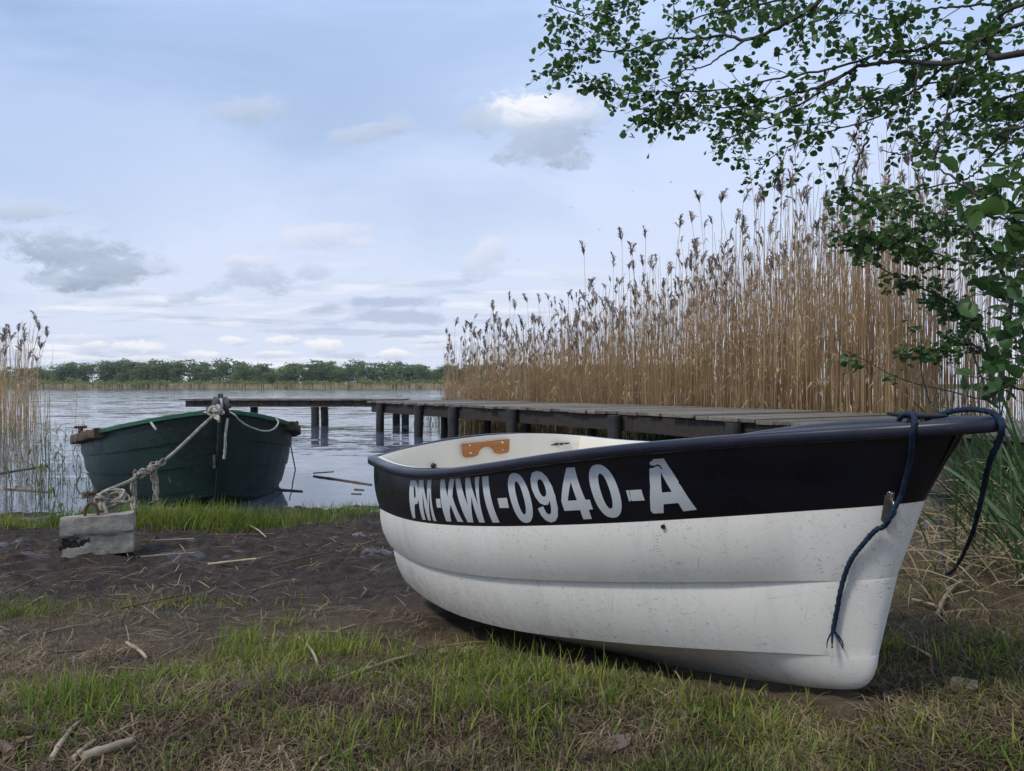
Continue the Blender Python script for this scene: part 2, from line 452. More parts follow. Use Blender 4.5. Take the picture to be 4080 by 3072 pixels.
def bush_mesh(k):
    r = np.random.default_rng(200 + k); pos = []
    for i in range(14):
        an = r.uniform(0, 6.28); q = r.uniform(0, 2.2)
        pos.append(np.array([math.cos(an) * q * 1.3, math.sin(an) * q, r.uniform(.35, 2.0) * (1 - .09 * q * q)]) + r.normal(size=(26, 3)) * [.5, .45, .25])
    pos = np.concatenate(pos); pos[:, 2] = np.abs(pos[:, 2])
    v, f = cards(pos, r.uniform(.25, .5, len(pos)), .6, r=r); me = npmesh('shrub', v, f); me.materials.append(m_bush); return me
BM = [bush_mesh(k) for k in range(5)]
x = -215.
while x < 80:
    x += r.uniform(1.3, 2.8)
    if vn(x, 3., .05) < .12: continue
    y = r.uniform(248.8, 252)
    o = link('willow_shrub', BM[r.integers(5)]); o.location = (x, y, float(zg(x, y)) - .1); s = r.uniform(1.0, 1.5)
    o.scale = (s * 1.25, s, s * r.uniform(.8, 1.1)); o.rotation_euler.z = r.uniform(0, 6.28)
    tag(o, 'low rounded yellow-green willow bush behind the far reed belt', 'shrub', 'willow bushes along the far shore')
# the pale reed belt at the water line over there
n = 5200
bx = rng.uniform(-240, 110, n); by = rng.uniform(245.4, 248.6, n); bh = rng.uniform(1.1, 1.9, n) * (.85 + .3 * vn(bx, by, .12)); bw = rng.uniform(.05, .14, n); bl = rng.normal(0, .09, n)
z0 = zg(bx, by) - .1
V = np.stack([np.stack([bx - bw, by, z0], -1), np.stack([bx + bw, by, z0], -1), np.stack([bx + bw * .3 + bl, by, z0 + bh], -1), np.stack([bx - bw * .3 + bl, by, z0 + bh], -1)], 1).reshape(-1, 3)
me = npmesh('far_reed_belt', V, np.arange(4 * n).reshape(-1, 4))
tag(link('far_reed_belt', me, foliage('far_reed', [(.42, .31, .17), (.55, .42, .24), (.66, .53, .33)], .5, .8, .2)), 'thin straw-coloured belt of reeds along the far water line', 'reeds', kind='stuff')

# ================================================================== JETTY
JA = np.array([1.99, 9.04]); JD = np.array([-.5185, .855]); JN = np.array([.855, .5185])
def jz(t): return CAMZ + np.interp(t, [-9, -3.8, -2.27, 0, 5, 10.5, 14], [-.44, -.398, -.381, -.3435, -.352, -.368, -.368])
def jp(t, w_): return JA + JD * t + JN * w_
def wood(name, c1, c2, axis_=0, rough=.8, wet=False):
    m, t, b = newmat(name)
    co = t.node('ShaderNodeTexCoord').outputs['Object']
    sc = [9., 9., 9.]; sc[axis_] = .8
    P = t.node('ShaderNodeNewGeometry').outputs['Position']
    n = t.noise(t.mapping(co, sc=sc), 4., 6, .65, .4); bl = t.noise(P, 3.5, 4)
    ri = t.node('ShaderNodeNewGeometry').outputs['Random Per Island']
    c = t.mix(t.rng(n, .3, .7), c1, c2)
    c = t.mix(1., c, t.mix(ri, (.62, .62, .60), (1.25, 1.22, 1.18)), 'MULTIPLY')
    c = t.mix(t.rng(bl, .55, .75, 0, .6), c, tuple(q * .55 for q in c1))
    t.put(b.inputs['Base Color'], c); b.inputs['Roughness'].default_value = rough
    b.inputs['Specular IOR Level'].default_value = .35
    bn = t.node('ShaderNodeBump'); bn.inputs['Distance'].default_value = .004
    t.put(bn.inputs['Height'], n); t.put(b.inputs['Normal'], bn.outputs[0])
    return m
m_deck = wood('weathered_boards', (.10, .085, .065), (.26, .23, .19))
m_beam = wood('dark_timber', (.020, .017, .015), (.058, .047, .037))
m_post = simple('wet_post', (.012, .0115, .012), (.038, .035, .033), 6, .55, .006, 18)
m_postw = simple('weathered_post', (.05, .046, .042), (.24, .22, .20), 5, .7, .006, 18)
jt = empty('jetty', (*jp(3, 1.3), 0), 'long weathered wooden jetty on posts, bending left far out in the lake', 'jetty')
def jlocal(p): return np.asarray(p, float) - np.array([*jp(3, 1.3), 0])
ang = math.atan2(JN[1], JN[0])
Mz = lambda a: np.array([[math.cos(a), -math.sin(a), 0], [math.sin(a), math.cos(a), 0], [0, 0, 1]])
r = np.random.default_rng(11)
mb = MB(); t = -8.5
JW = 2.62
while t < 10.6:
    bw = r.uniform(.19, .235)
    o = r.normal(0, .018); p = jp(t + bw / 2, JW / 2 + o)
    tilt = r.normal(0, .006)
    M = Mz(ang + r.normal(0, .004)) @ np.array([[1, 0, 0], [0, 1, -tilt], [0, tilt, 1]])
    th = r.uniform(.019, .023)
    mb.box(jlocal((*p, jz(t) - th + r.normal(0, .002))), (JW / 2 + r.normal(0, .012), bw / 2 - r.uniform(.003, .007), th), M, .004)
    t += bw
autosmooth(mb.build('deck', m_deck, jt), 30)
# stringers under both edges, in lengths that butt end to end
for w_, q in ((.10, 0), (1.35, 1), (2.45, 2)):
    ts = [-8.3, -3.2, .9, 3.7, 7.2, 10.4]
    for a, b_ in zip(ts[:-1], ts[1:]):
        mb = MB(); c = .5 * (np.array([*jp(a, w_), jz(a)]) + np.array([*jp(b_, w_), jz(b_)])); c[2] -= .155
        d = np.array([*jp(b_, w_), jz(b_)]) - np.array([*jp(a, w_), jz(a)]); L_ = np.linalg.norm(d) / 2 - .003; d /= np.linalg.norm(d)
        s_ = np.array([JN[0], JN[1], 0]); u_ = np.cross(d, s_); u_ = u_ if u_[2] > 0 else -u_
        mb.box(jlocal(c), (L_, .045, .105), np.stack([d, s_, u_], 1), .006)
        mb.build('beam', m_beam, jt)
def post(x, y, top, rad, mat, seed):
    r = np.random.default_rng(seed); mb = MB(); zz = np.linspace(-1.0, top, 9)
    P = np.stack([x + .01 * np.cumsum(r.normal(0, .3, 9)), y + .0 * zz, zz], -1)
    mb.tube(jlocal(P), rad * (1 + r.normal(0, .02, 9)), 12)
    o = mb.build('post', mat, jt, True); autosmooth(o, 50)
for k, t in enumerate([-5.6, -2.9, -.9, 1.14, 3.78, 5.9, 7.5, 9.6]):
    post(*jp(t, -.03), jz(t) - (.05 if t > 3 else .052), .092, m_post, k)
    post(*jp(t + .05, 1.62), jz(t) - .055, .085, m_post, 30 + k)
# the arm that turns left
AX0, AX1, AY, AZ = -8.5, -3.3, 19.55, CAMZ - .352
mb = MB(); x = AX0 - .17
while x < AX1 + .25:
    bw = r.uniform(.255, .285); mb.box(jlocal((x + bw / 2, AY + .65 + r.normal(0, .012), AZ - .02)), (bw / 2 - .006, .66, .02), None, .004); x += bw
autosmooth(mb.build('deck', m_deck, jt), 30)
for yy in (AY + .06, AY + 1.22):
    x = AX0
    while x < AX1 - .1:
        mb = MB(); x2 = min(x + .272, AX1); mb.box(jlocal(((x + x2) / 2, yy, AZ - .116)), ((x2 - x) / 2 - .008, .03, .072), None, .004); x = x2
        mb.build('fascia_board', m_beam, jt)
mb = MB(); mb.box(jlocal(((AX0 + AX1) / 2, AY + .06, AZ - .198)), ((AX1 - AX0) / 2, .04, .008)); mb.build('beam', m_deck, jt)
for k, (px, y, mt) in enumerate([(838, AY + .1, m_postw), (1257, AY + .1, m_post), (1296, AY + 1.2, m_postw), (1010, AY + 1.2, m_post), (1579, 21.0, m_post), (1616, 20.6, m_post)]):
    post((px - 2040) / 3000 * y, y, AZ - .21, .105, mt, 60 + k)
# a short mooring post beside the bow, where the blue line is made fast
mb = MB(); P = np.array([[0, 0, -.35], [0, 0, .1], [.01, 0, .3], [.012, .01, .42]]); mb.tube(P, [.08, .08, .078, .074], 12)
pz = .19; o = autosmooth(mb.build('mooring_post', simple('grey_post', (.05, .045, .04), (.20, .18, .16), 7, .8, .006, 22), None, True), 50); o.location = (2.83, 5.0, pz)
tag(o, 'short grey wooden mooring post with a blue line tied round it, behind the bow', 'post')

# ================================================================== REEDS
m_reed = foliage('dry_reed', [(.30, .20, .10), (.55, .385, .21), (.70, .53, .32), (.80, .66, .45)], 1.1, .7, .35)
m_plume = foliage('reed_plume', [(.20, .165, .145), (.33, .27, .23), (.46, .38, .30)], 2., .8, .25)
m_shoot = foliage('reed_shoot', [(.06, .09, .025), (.11, .14, .035), (.20, .20, .07), (.28, .23, .11)], 1.5, .6, .3)
def stalks(base, H, lean, bend, rad, seg=6, r=rng, leaves=2):
    """N thin tapering three-sided stalks with dry leaf strips"""
    n = len(base); az = r.uniform(0, 6.28, n); f = np.linspace(0, 1, seg)
    dirx, diry = np.cos(az), np.sin(az)
    q = (lean[:, None] * f + bend[:, None] * f ** 2.6) * H[:, None]
    wob = r.normal(0, .006, (n, seg, 2)); wob[:, 0] = 0
    P = np.stack([base[:, 0, None] + dirx[:, None] * q + wob[..., 0], base[:, 1, None] + diry[:, None] * q + wob[..., 1], base[:, 2, None] + H[:, None] * f - .3 * bend[:, None] * q], -1)
    th = np.array([0, 2.094, 4.189]); rr = rad[:, None] * np.linspace(1, .45, seg)
    V = P[:, :, None, :] + rr[..., None, None] * np.stack([np.cos(th), np.sin(th), 0 * th], -1)[None, None]
    V = V.reshape(-1, 3)
    o = (np.arange(n) * seg * 3)[:, None, None, None]; i = (np.arange(seg - 1) * 3)[None, :, None, None]; k = np.arange(3)[None, None, :]
    k2 = (k + 1) % 3
    F = (o + i + np.stack([k, k2, k2 + 3, k + 3], -1)).reshape(-1, 4)
    Vs = [V]; Fs = [F]; c = len(V)
    for L in range(leaves):
        s = r.integers(1, seg - 1, n); p0 = P[np.arange(n), s]; a = r.uniform(0, 6.28, n); ln = r.uniform(.12, .34, n); wd = r.uniform(.005, .011, n)
        d = np.stack([np.cos(a), np.sin(a), r.uniform(-.2, 1.3, n)], -1); d /= np.linalg.norm(d, axis=1)[:, None]
        sd = np.stack([-np.sin(a), np.cos(a), 0 * a], -1) * wd[:, None]
        p1 = p0 + d * (ln * .55)[:, None]; p2 = p1 + (d + np.array([0, 0, -1.1])) * (ln * .45)[:, None]
        V2 = np.stack([p0 - sd * .6, p0 + sd * .6, p1 - sd, p1 + sd, p2], 1).reshape(-1, 3); oo = c + np.arange(n)[:, None] * 5
        Vs.append(V2); Fs += [oo + np.array([[0, 1, 3, 2]]), np.concatenate([oo + np.array([[2, 3, 4]])])]; c += len(V2)
    return np.concatenate(Vs), Fs, P[:, -1]
def plume_mesh(k):
    r = np.random.default_rng(300 + k); n = 46; L = r.uniform(.24, .36); side = r.uniform(0, 6.28)
    f = r.uniform(0, 1, n); z = L * f; a = side + r.normal(0, 1.1, n)
    ln = (.17 * (1 - f) ** .7 + .05) * r.uniform(.7, 1.2, n); wd = r.uniform(.007, .013, n)
    dr = .12 * f * f
    p0 = np.stack([np.cos(side) * dr, np.sin(side) * dr, z * (1 - .12 * f)], -1)
    d = np.stack([np.cos(a) * .42, np.sin(a) * .42, np.full(n, .9)], -1)
    sd = np.stack([-np.sin(a + .8), np.cos(a + .8), 0 * a], -1) * wd[:, None]
    p1 = p0 + d * (ln * .6)[:, None]; p2 = p1 + np.stack([np.cos(a) * .7, np.sin(a) * .7, np.full(n, -.15)], -1) * (ln * .5)[:, None]
    V = np.stack([p0 - sd * .4, p0 + sd * .4, p1 - sd, p1 + sd, p2 - sd * .4, p2 + sd * .4], 1).reshape(-1, 3); o = np.arange(n)[:, None] * 6
    me = npmesh('plume', V, np.concatenate([o + np.array([[0, 1, 3, 2]]), o + np.array([[2, 3, 5, 4]])])); me.materials.append(m_plume); return me
PM = [plume_mesh(k) for k in range(8)]
SM = []
for k in range(10):
    r = np.random.default_rng(400 + k)
    v, f, tip = stalks(np.array([[0, 0, 0.]]), np.array([3.4]), np.array([r.normal(0, .02)]), np.array([abs(r.normal(0, .04))]), np.array([.0075]), 7, r, 4)
    me = npmesh('reed', v, f); me.materials.append(m_reed); SM.append((me, tip[0]))
def reed(x, y, H, r, label, group, lean=.03):
    me, tip = SM[r.integers(10)]; o = link('reed', me); o.location = (x, y, float(zsmooth(x, y)) - .05)
    s = H / 3.4; o.scale = (1.1, 1.1, s); o.rotation_euler = (r.normal(0, lean), r.normal(0, lean), r.uniform(0, 6.28))
    p = link('plume', PM[r.integers(8)], None, o); p.location = (tip[0], tip[1], tip[2] - .05); q = r.uniform(.6, 1.08); p.scale = (q * .9, q * .9, q / s)
    p.rotation_euler = (r.normal(0, .12), r.normal(0, .12), r.uniform(0, 6.28))
    tag(o, label, 'reed', group); return o
def bedH(t): return np.interp(t, [-7, -2, 1, 4, 7, 10, 13.5], [4.6, 4.75, 4.65, 4.3, 4.0, 3.8, 3.7])
def bedpos(n, r, wmin=2.95, wmax=5.7):
    t = r.uniform(-7.5, 13.4, n); w_ = wmin + (wmax - wmin) * r.uniform(0, 1, n) ** 1.2
    w_ = np.maximum(w_, wmin + np.clip((t - 11.5) * .25, 0, 1)); keep = r.random(n) < np.clip((14.2 - t) / 1.2, .4, 1)
    keep = keep & ((t > -.9) | (w_ > 5.0)); t, w_ = t[keep], w_[keep]; p = JA + JD * t[:, None] + JN * w_[:, None]
    return t, p[:, 0], p[:, 1]
r = np.random.default_rng(21)
t, x, y = bedpos(7600, r); n = len(t)
H = bedH(t) * np.clip(r.normal(.70, .13, n), .3, .95)
v, f, tips_ = stalks(np.stack([x, y, zsmooth(x, y) - .1], -1), H, r.normal(0, .03, n), np.abs(r.normal(0, .045, n)), r.uniform(.0045, .0078, n), 6, r, 2)
tag(link('reed_bed', npmesh('reed_bed', v, f), m_reed), 'dense dry brown reed bed standing behind the jetty', 'reeds', kind='stuff')
tp = tips_[(H > .66 * bedH(t)) & (r.random(n) < .26)]; Vs, Fs, c_ = [], [], 0
for q_ in tp:
    pm_ = PM[r.integers(8)]; pv_ = np.zeros(len(pm_.vertices) * 3, np.float32); pm_.vertices.foreach_get('co', pv_); pv_ = pv_.reshape(-1, 3); a = r.uniform(0, 6.28); k_ = r.uniform(.4, .7)
    pv_ = (pv_ @ Mz(a).T) * k_ + q_ - [0, 0, .05]; o_ = c_ + np.arange(46)[:, None] * 6; Vs.append(pv_); Fs.append(np.concatenate([o_ + np.array([[0, 1, 3, 2]]), o_ + np.array([[2, 3, 5, 4]])])); c_ += len(pv_)
tag(link('reed_plumes', npmesh('reed_plumes', np.concatenate(Vs), np.concatenate(Fs)), m_plume), 'mass of small feathery plumes along the top of the reed bed', 'reeds', kind='stuff')
t, x, y = bedpos(330, r, 2.95, 5.6)
for a, b_, c in zip(t, x, y): reed(b_, c, bedH(a) * np.clip(r.normal(.93, .09), .7, 1.12), r, 'tall dry reed with a feathery brown plume rising from the bed behind the jetty', 'plumed reeds behind the jetty')
# young green shoots in the water along the bed and under the deck
n = 1500; t = r.uniform(-1.5, 12.5, n); w_ = r.uniform(1.9, 4.2, n); p = JA + JD * t[:, None] + JN * w_[:, None]
v, f, _ = stalks(np.stack([p[:, 0], p[:, 1], zsmooth(p[:, 0], p[:, 1]) * 0 - .1], -1), r.uniform(.3, .95, n), r.normal(0, .08, n), np.abs(r.normal(0, .1, n)), r.uniform(.004, .007, n), 4, r, 2)
tag(link('reed_shoots', npmesh('reed_shoots', v, f), m_shoot), 'yellow-green young reed shoots in the water under and behind the jetty', 'reeds', kind='stuff')
# the clump at the left edge of the picture
n = 230; x = -12.3 + np.abs(r.normal(0, .55, n)) * np.where(r.random(n) < .45, 1, -2.2); y = r.uniform(16.8, 20.5, n)
x = x * y / 18
v, f, _ = stalks(np.stack([x, y, 0 * x - .3], -1), np.clip(r.normal(2.0, .55, n), .5, 3.1), r.normal(0, .04, n), np.abs(r.normal(0, .05, n)), r.uniform(.006, .010, n), 6, r, 3)
tag(link('reed_clump', npmesh('reed_clump', v, f), m_reed), 'pale dry reed clump in the water at the left edge', 'reeds', kind='stuff')
for k in range(34):
    y = r.uniform(16.9, 19.5); px = r.uniform(-160, 150) if k > 7 else [95, 95, 118, 130, 40, 155, 60, 20][k]
    reed((px - 2040) / 3000 * y, y, 3.45 * r.uniform(.78, .98) if k else 3.75, r, 'pale plumed reed in the clump standing in the water at the left edge', 'plumed reeds of the left clump', .035)
n = 300; px = np.where(r.random(n) < .6, r.uniform(-200, 190, n), r.uniform(150, 360, n)); d = np.exp(r.uniform(math.log(6.6), math.log(19), n))
v, f, _ = stalks(np.stack([(px - 2040) / 3000 * d, d, 0 * d - .1], -1), r.uniform(.16, .62, n) * np.where(px > 200, .75, 1.1), r.normal(0, .12, n), np.abs(r.normal(0, .12, n)), r.uniform(.002, .0045, n), 4, r, 1)
tag(link('water_shoots', npmesh('water_shoots', v, f), m_shoot), 'sparse green shoots standing in the shallow water left of the green boat', 'reeds', kind='stuff')

# ================================================================== DINGHY
PX0, PY0, PA, PH = -.16632, 3.59959, 1.13182, .05841      # stern centre, heading, heel
BK = np.array([0, .2, .4, .6, .8, .92]); BV = np.array([.53233, .554, .51608, .40982, .25813, .13296])
ZK = np.array([0, .33, .66, 1.]); ZV = np.array([-.30124, -.28019, -.16003, -.07171])
def spl(k, v, x):
    n = len(k); A = np.zeros((n, n)); q = np.zeros(n); h = np.diff(k); A[0, 0] = A[-1, -1] = 1
    for i in range(1, n - 1):
        A[i, i - 1] = h[i - 1]; A[i, i] = 2 * (h[i - 1] + h[i]); A[i, i + 1] = h[i]; q[i] = 6 * ((v[i + 1] - v[i]) / h[i] - (v[i] - v[i - 1]) / h[i - 1])
    m = np.linalg.solve(A, q); i = np.clip(np.searchsorted(k, x) - 1, 0, n - 2); t = x - k[i]; hh = h[i]
    return v[i] + t * ((v[i + 1] - v[i]) / hh - hh * (2 * m[i] + m[i + 1]) / 6) + t * t * m[i] / 2 + t ** 3 * (m[i + 1] - m[i]) / (6 * hh)
def bc(t):
    t = np.asarray(t, float); return np.where(t < .92, spl(BK, BV, np.minimum(t, .92)), BV[-1] * np.sqrt(np.clip((1 - t) / .08, 0, 1)))
def zr(t): return spl(ZK, ZV, np.asarray(t, float))
LL = [2.395, 2.305, 2.235, 2.185]
FF = [None, [.95, .93, .85], [.88, .85, .72], [.76, .71, .52]]
CC = [None, [-.00778, .0571, .03688, -.52713], [-.01189, .07789, .01777, -.70095], [-.01319, .09706, -.01612, -.87745]]
def lev(k, t):
    t = np.asarray(t, float)
    if k == 0: return np.stack([t * LL[0], bc(t) - .012, zr(t) - .018], -1)
    return np.stack([t * LL[k], np.interp(t, [0, .5, 1], FF[k]) * bc(t), np.polyval(CC[k], t * LL[k])], -1)
def keel(t):
    s = np.asarray(t, float) * 2.09
    return np.stack([s, 0 * s, np.interp(s, [0, .45, .85, 1.108, 1.324, 1.512, 1.712, 1.837, 1.961, 2.059, 2.09], [-1.03, -1.025, -.989, -.932, -.888, -.848, -.799, -.769, -.736, -.703, -.692])], -1)
def band(t, v_):
    t = np.asarray(t, float); v_ = np.asarray(v_, float)
    q = lev(0, t) * (1 - v_[..., None]) + lev(1, t) * v_[..., None]
    q[..., 1] += .012 * 4 * v_ * (1 - v_) * np.minimum(1, (1 - t) * 8); return q
TT = np.concatenate([np.linspace(0, .92, 100), 1 - .08 * (1 - np.linspace(0, 1, 26)[1:]) ** 2])
S0, Z0 = 1.2, -.93
es = np.array([math.cos(PA), -math.sin(PA), 0]); nn = np.array([-math.sin(PA), -math.cos(PA), 0]); zz = np.array([0, 0, 1.])
eb = nn * math.cos(PH) - zz * math.sin(PH); ez = nn * math.sin(PH) + zz * math.cos(PH)
org = np.array([PX0, PY0, CAMZ])
def dw(s, b, z): return org + es * s + eb * b + ez * z          # boat to world
def dl(P):                                                      # boat to the dinghy's own axes
    P = np.asarray(P, float); return np.stack([P[..., 0] - S0, -P[..., 1], P[..., 2] - Z0], -1)
din = empty('dinghy', (0, 0, 0), 'white plastic dinghy with navy topsides and white registration lettering, drawn up on the grass', 'boat')
Mw = Matrix(((es[0], -eb[0], ez[0]), (es[1], -eb[1], ez[1]), (es[2], -eb[2], ez[2]))).to_4x4(); Mw.translation = Vector(dw(S0, 0, Z0))
din.matrix_world = Mw

def gelcoat(name, base, dirt, amount, rough=.35):
    m, t, b = newmat(name)
    co = t.node('ShaderNodeTexCoord').outputs['Object']
    sp = t.noise(t.mapping(co, sc=(1, 1, 1.6)), 95., 3, .6, 1.2); sp2 = t.noise(t.mapping(co, rot=(0, .5, 0), sc=(1, 1, 3)), 38., 4, .7, 2.); pt = t.noise(co, 3.2, 4); lg = t.noise(co, 1.2, 3)
    f = t.math('ADD', t.math('MULTIPLY', t.rng(sp, .61, .68), .9), t.math('MULTIPLY', t.rng(sp2, .62, .70), .75), clamp=True)
    f = t.math('MULTIPLY', f, t.rng(pt, .35, .65, .15, 1.))
    c = t.mix(t.rng(lg, .3, .7), base, tuple(q * k for q, k in zip(base, (.93, .92, .88))))
    c = t.mix(t.math('MULTIPLY', f, amount), c, dirt)
    lines = None
    for an, sc3 in ((.35, (3, 3, 60)), (-.5, (4, 4, 80)), (1.25, (2.5, 2.5, 70))):
        q = t.rng(t.noise(t.mapping(t.mapping(co, rot=(0, an, 0)), sc=sc3), 2.2, 2, .5, .35), .715, .735, 0, 1)
        lines = q if lines is None else t.math('ADD', lines, q, clamp=True)
    c = t.mix(t.math('MULTIPLY', lines, .26 * amount), c, dirt)
    c = t.mix(t.math('MULTIPLY', t.rng(t.noise(t.mapping(co, sc=(7, 7, .8)), 1.6, 5, .6), .50, .72), .16 * amount), c, dirt)
    t.put(b.inputs['Base Color'], c); b.inputs['Roughness'].default_value = rough
    t.put(b.inputs['Roughness'], t.rng(pt, .3, .7, rough - .06, rough + .14))
    return m, t, b
m_white, t_, b_ = gelcoat('white_gelcoat', (.81, .79, .74), (.12, .11, .09), .9)
co = t_.node('ShaderNodeTexCoord').outputs['Object']
# grime caught below the lap lines and along the bottom, a dirt film with its own patchy outline
cz = t_.sep(co)[2]; old = b_.inputs['Base Color'].links[0].from_socket
gr = t_.math('MULTIPLY', t_.rng(t_.math('ADD', cz, t_.math('MULTIPLY', t_.math('SUBTRACT', t_.noise(co, 6., 5), .5), .16)), .30, .02), t_.rng(t_.noise(co, 34., 6, .75), .42, .62, 0, .55))
t_.put(b_.inputs['Base Color'], t_.mix(gr, old, (.26, .22, .16)))
m_navy, *_ = gelcoat('navy_gelcoat', (.0055, .0058, .013), (.06, .055, .05), .32, .30)
m_rim, t_, b_ = gelcoat('navy_rim', (.010, .011, .025), (.12, .12, .13), .35, .33)
m_cream, *_ = gelcoat('cream_liner', (.80, .755, .655), (.33, .25, .16), .35, .4)
m_letter, *_ = gelcoat('letter_film', (.62, .65, .68), (.30, .30, .30), .5, .5)
m_black = simple('black_plastic', (.010, .010, .011), (.022, .021, .021), 20, .5)
m_steel = simple('dull_steel', (.22, .21, .20), (.42, .41, .39), 30, .34, metal=1.)
m_chrome = simple('screw_steel', (.5, .5, .48), (.62, .62, .6), 30, .3, metal=1.)
m_ply = wood('varnished_wood', (.26, .095, .025), (.46, .20, .06), 1, .45)
def sides(rows):
    """rows: list of (n,3) boat-space curves, drawn on both sides of the keel"""
    P = np.stack(rows, 1); mb = MB()
    mb.grid(dl(P)); Q = P.copy(); Q[..., 1] *= -1; mb.grid(dl(Q), flip=True); return mb
fade = np.clip((.985 - TT) / .15, 0, 1); fade = (fade * fade * (3 - 2 * fade))[:, None] * np.array([0, 1, 0])
rows = [band(TT, np.full_like(TT, v_)) for v_ in np.linspace(0, 1, 9)]
mb = sides(rows)
P0 = np.stack([q[0] for q in rows]); cr = .045 * np.linspace(1, 0, len(P0))
U = np.linspace(-1, 1, 13)
T0 = np.stack([np.stack([P0[:, 0] - .006 * (1 - u * u), P0[:, 1] * u, P0[:, 2] + cr * (1 - u * u)], -1) for u in U], 1)
mb.grid(dl(T0)); autosmooth(mb.build('navy_topside', m_navy, din, True), 40)
rows = []
for a in np.linspace(0, 1, 9):
    q = lev(1, TT) * (1 - a) + lev(2, TT) * a; q[:, 1] += .014 * 4 * a * (1 - a) * np.minimum(1, (1 - TT) * 8); rows.append(q)
L2b = lev(2, TT) + np.array([0, 0, -.002]) - fade * .014
rows.append(L2b)
C3 = lev(3, TT)
for a in np.linspace(.06, 1, 8):
    q = L2b * (1 - a) + C3 * a; q[:, 1] += .012 * 4 * a * (1 - a) * np.minimum(1, (1 - TT) * 8); rows.append(q)
K3 = keel(TT); st = np.clip((TT - .8) / .2, 0, 1); st = st * st * (3 - 2 * st)
C3b = C3 + np.array([0, 0, -.002]) - fade * .014
ws, wz = (.5 + .38 * st)[:, None], (.48 + .45 * st)[:, None]
ctl = np.concatenate([K3[:, :1] * (1 - ws) + C3b[:, :1] * ws, C3b[:, 1:2] * (.50 + .20 * st[:, None]), C3b[:, 2:] * (1 - wz) + K3[:, 2:] * wz], 1)
for a in np.linspace(0, 1, 12): rows.append(C3b * (1 - a) ** 2 + ctl * 2 * a * (1 - a) + K3 * a * a)
mb = sides(rows)
P0 = np.stack([q[0] for q in rows])
T0 = np.stack([np.stack([P0[:, 0] - .006 * (1 - u * u), P0[:, 1] * u, P0[:, 2]], -1) for u in U], 1); mb.grid(dl(T0))
autosmooth(mb.build('hull', m_white, din, True), 13)
# rim: a rounded section swept round the sheer and across the stern
tq = TT[TT > .03]; half = np.stack([tq * 2.45, bc(tq), zr(tq)], -1)
arc = [np.array([.06 - .085 * math.sin(a), bc(.02) - .085 * (1 - math.cos(a)) + .003, float(zr(0.))]) for a in np.linspace(0.15, 1.5, 7)]
bq = arc[-1][1]; tran = [np.array([-.027 , bq * u, float(zr(0)) + .046 * (1 - u * u)]) for u in np.linspace(.93, -.93, 15)]
nearp = np.vstack([np.array(arc[::-1]), half]); farp = nearp[::-1] * np.array([1, -1, 1])
path = np.vstack([nearp, farp[1:], np.array(tran[::-1])])
d = np.roll(path, -1, 0) - np.roll(path, 1, 0); d /= np.linalg.norm(d, axis=1)[:, None]
nrm = np.stack([-d[:, 1], d[:, 0], 0 * d[:, 0]], -1); nrm /= np.linalg.norm(nrm, axis=1)[:, None] + 1e-9
th = np.linspace(0, 2 * np.pi, 20, endpoint=False); sg = lambda q, e: np.sign(q) * np.abs(q) ** e
pr = np.stack([.0235 * sg(np.cos(th), .62), .0185 * sg(np.sin(th), .62)], -1)
tap = np.interp(path[:, 0], [0, .8, 2.45], [1, .95, .76])[:, None, None]
RP = path[:, None] + tap * (pr[None, :, :1] * nrm[:, None] + pr[None, :, 1:] * np.array([0, 0, 1.]))
mb = MB(); mb.grid(dl(RP), closed_u=True, closed_v=True); mb.build('rim', m_rim, din, True)
# inside
ti = np.linspace(.035, .985, 60)
inn = lambda k, off: (lambda q: np.stack([q[:, 0], np.maximum(q[:, 1] - off, .004), q[:, 2]], -1))(lev(k, ti))
fl = np.clip((ti - .35) / .3, 0, 1); top = inn(0, 0.); top[:, 1] -= .016 * fl; top[:, 2] += .0365 - .028 * fl; top2 = inn(0, .018); top2[:, 2] += .0350 - .028 * fl
flo = inn(3, .11); flo[:, 2] = np.maximum(flo[:, 2] + .05, -.84)
rws = [top, top2, inn(0, .03), inn(1, .045), inn(2, .055), flo, flo * np.array([1, .5, 1]), flo * np.array([1, 0, 1])]
mb = sides(rws); P0 = np.stack([q[0] for q in rws]); cr = .046 * np.array([1, 1, .92, .4, 0, 0, 0, 0])
T0 = np.stack([np.stack([P0[:, 0] - .03 * (1 - abs(u) ** 6), P0[:, 1] * u, P0[:, 2] + cr * (1 - u * u)], -1) for u in np.linspace(-1, 1, 25)], 1)
mb.grid(dl(T0)); autosmooth(mb.build('liner', m_cream, din, True), 50)
tf = np.concatenate([np.linspace(.8, .92, 10), 1 - .08 * (1 - np.linspace(0, 1, 14)[1:]) ** 2])
G_ = np.stack([np.stack([tf * 2.44, np.maximum(bc(tf) - .012, 0) * u, zr(tf) + .002 + .008 * (1 - u * u)], -1) for u in np.linspace(-1, 1, 9)], 1)
mb = MB(); mb.grid(dl(G_)); autosmooth(mb.build('foredeck', m_navy, din, True), 40)
mb = MB(); mb.box(dl(np.array([1.0, 0, -.47])), (.11, .44, .014), None, .008); autosmooth(mb.build('thwart', m_cream, din), 30)
mb = MB(); mb.box(dl(np.array([.135, .435, -.40])), (.06, .05, .055), None, .012); autosmooth(mb.build('corner_step', m_cream, din), 30)
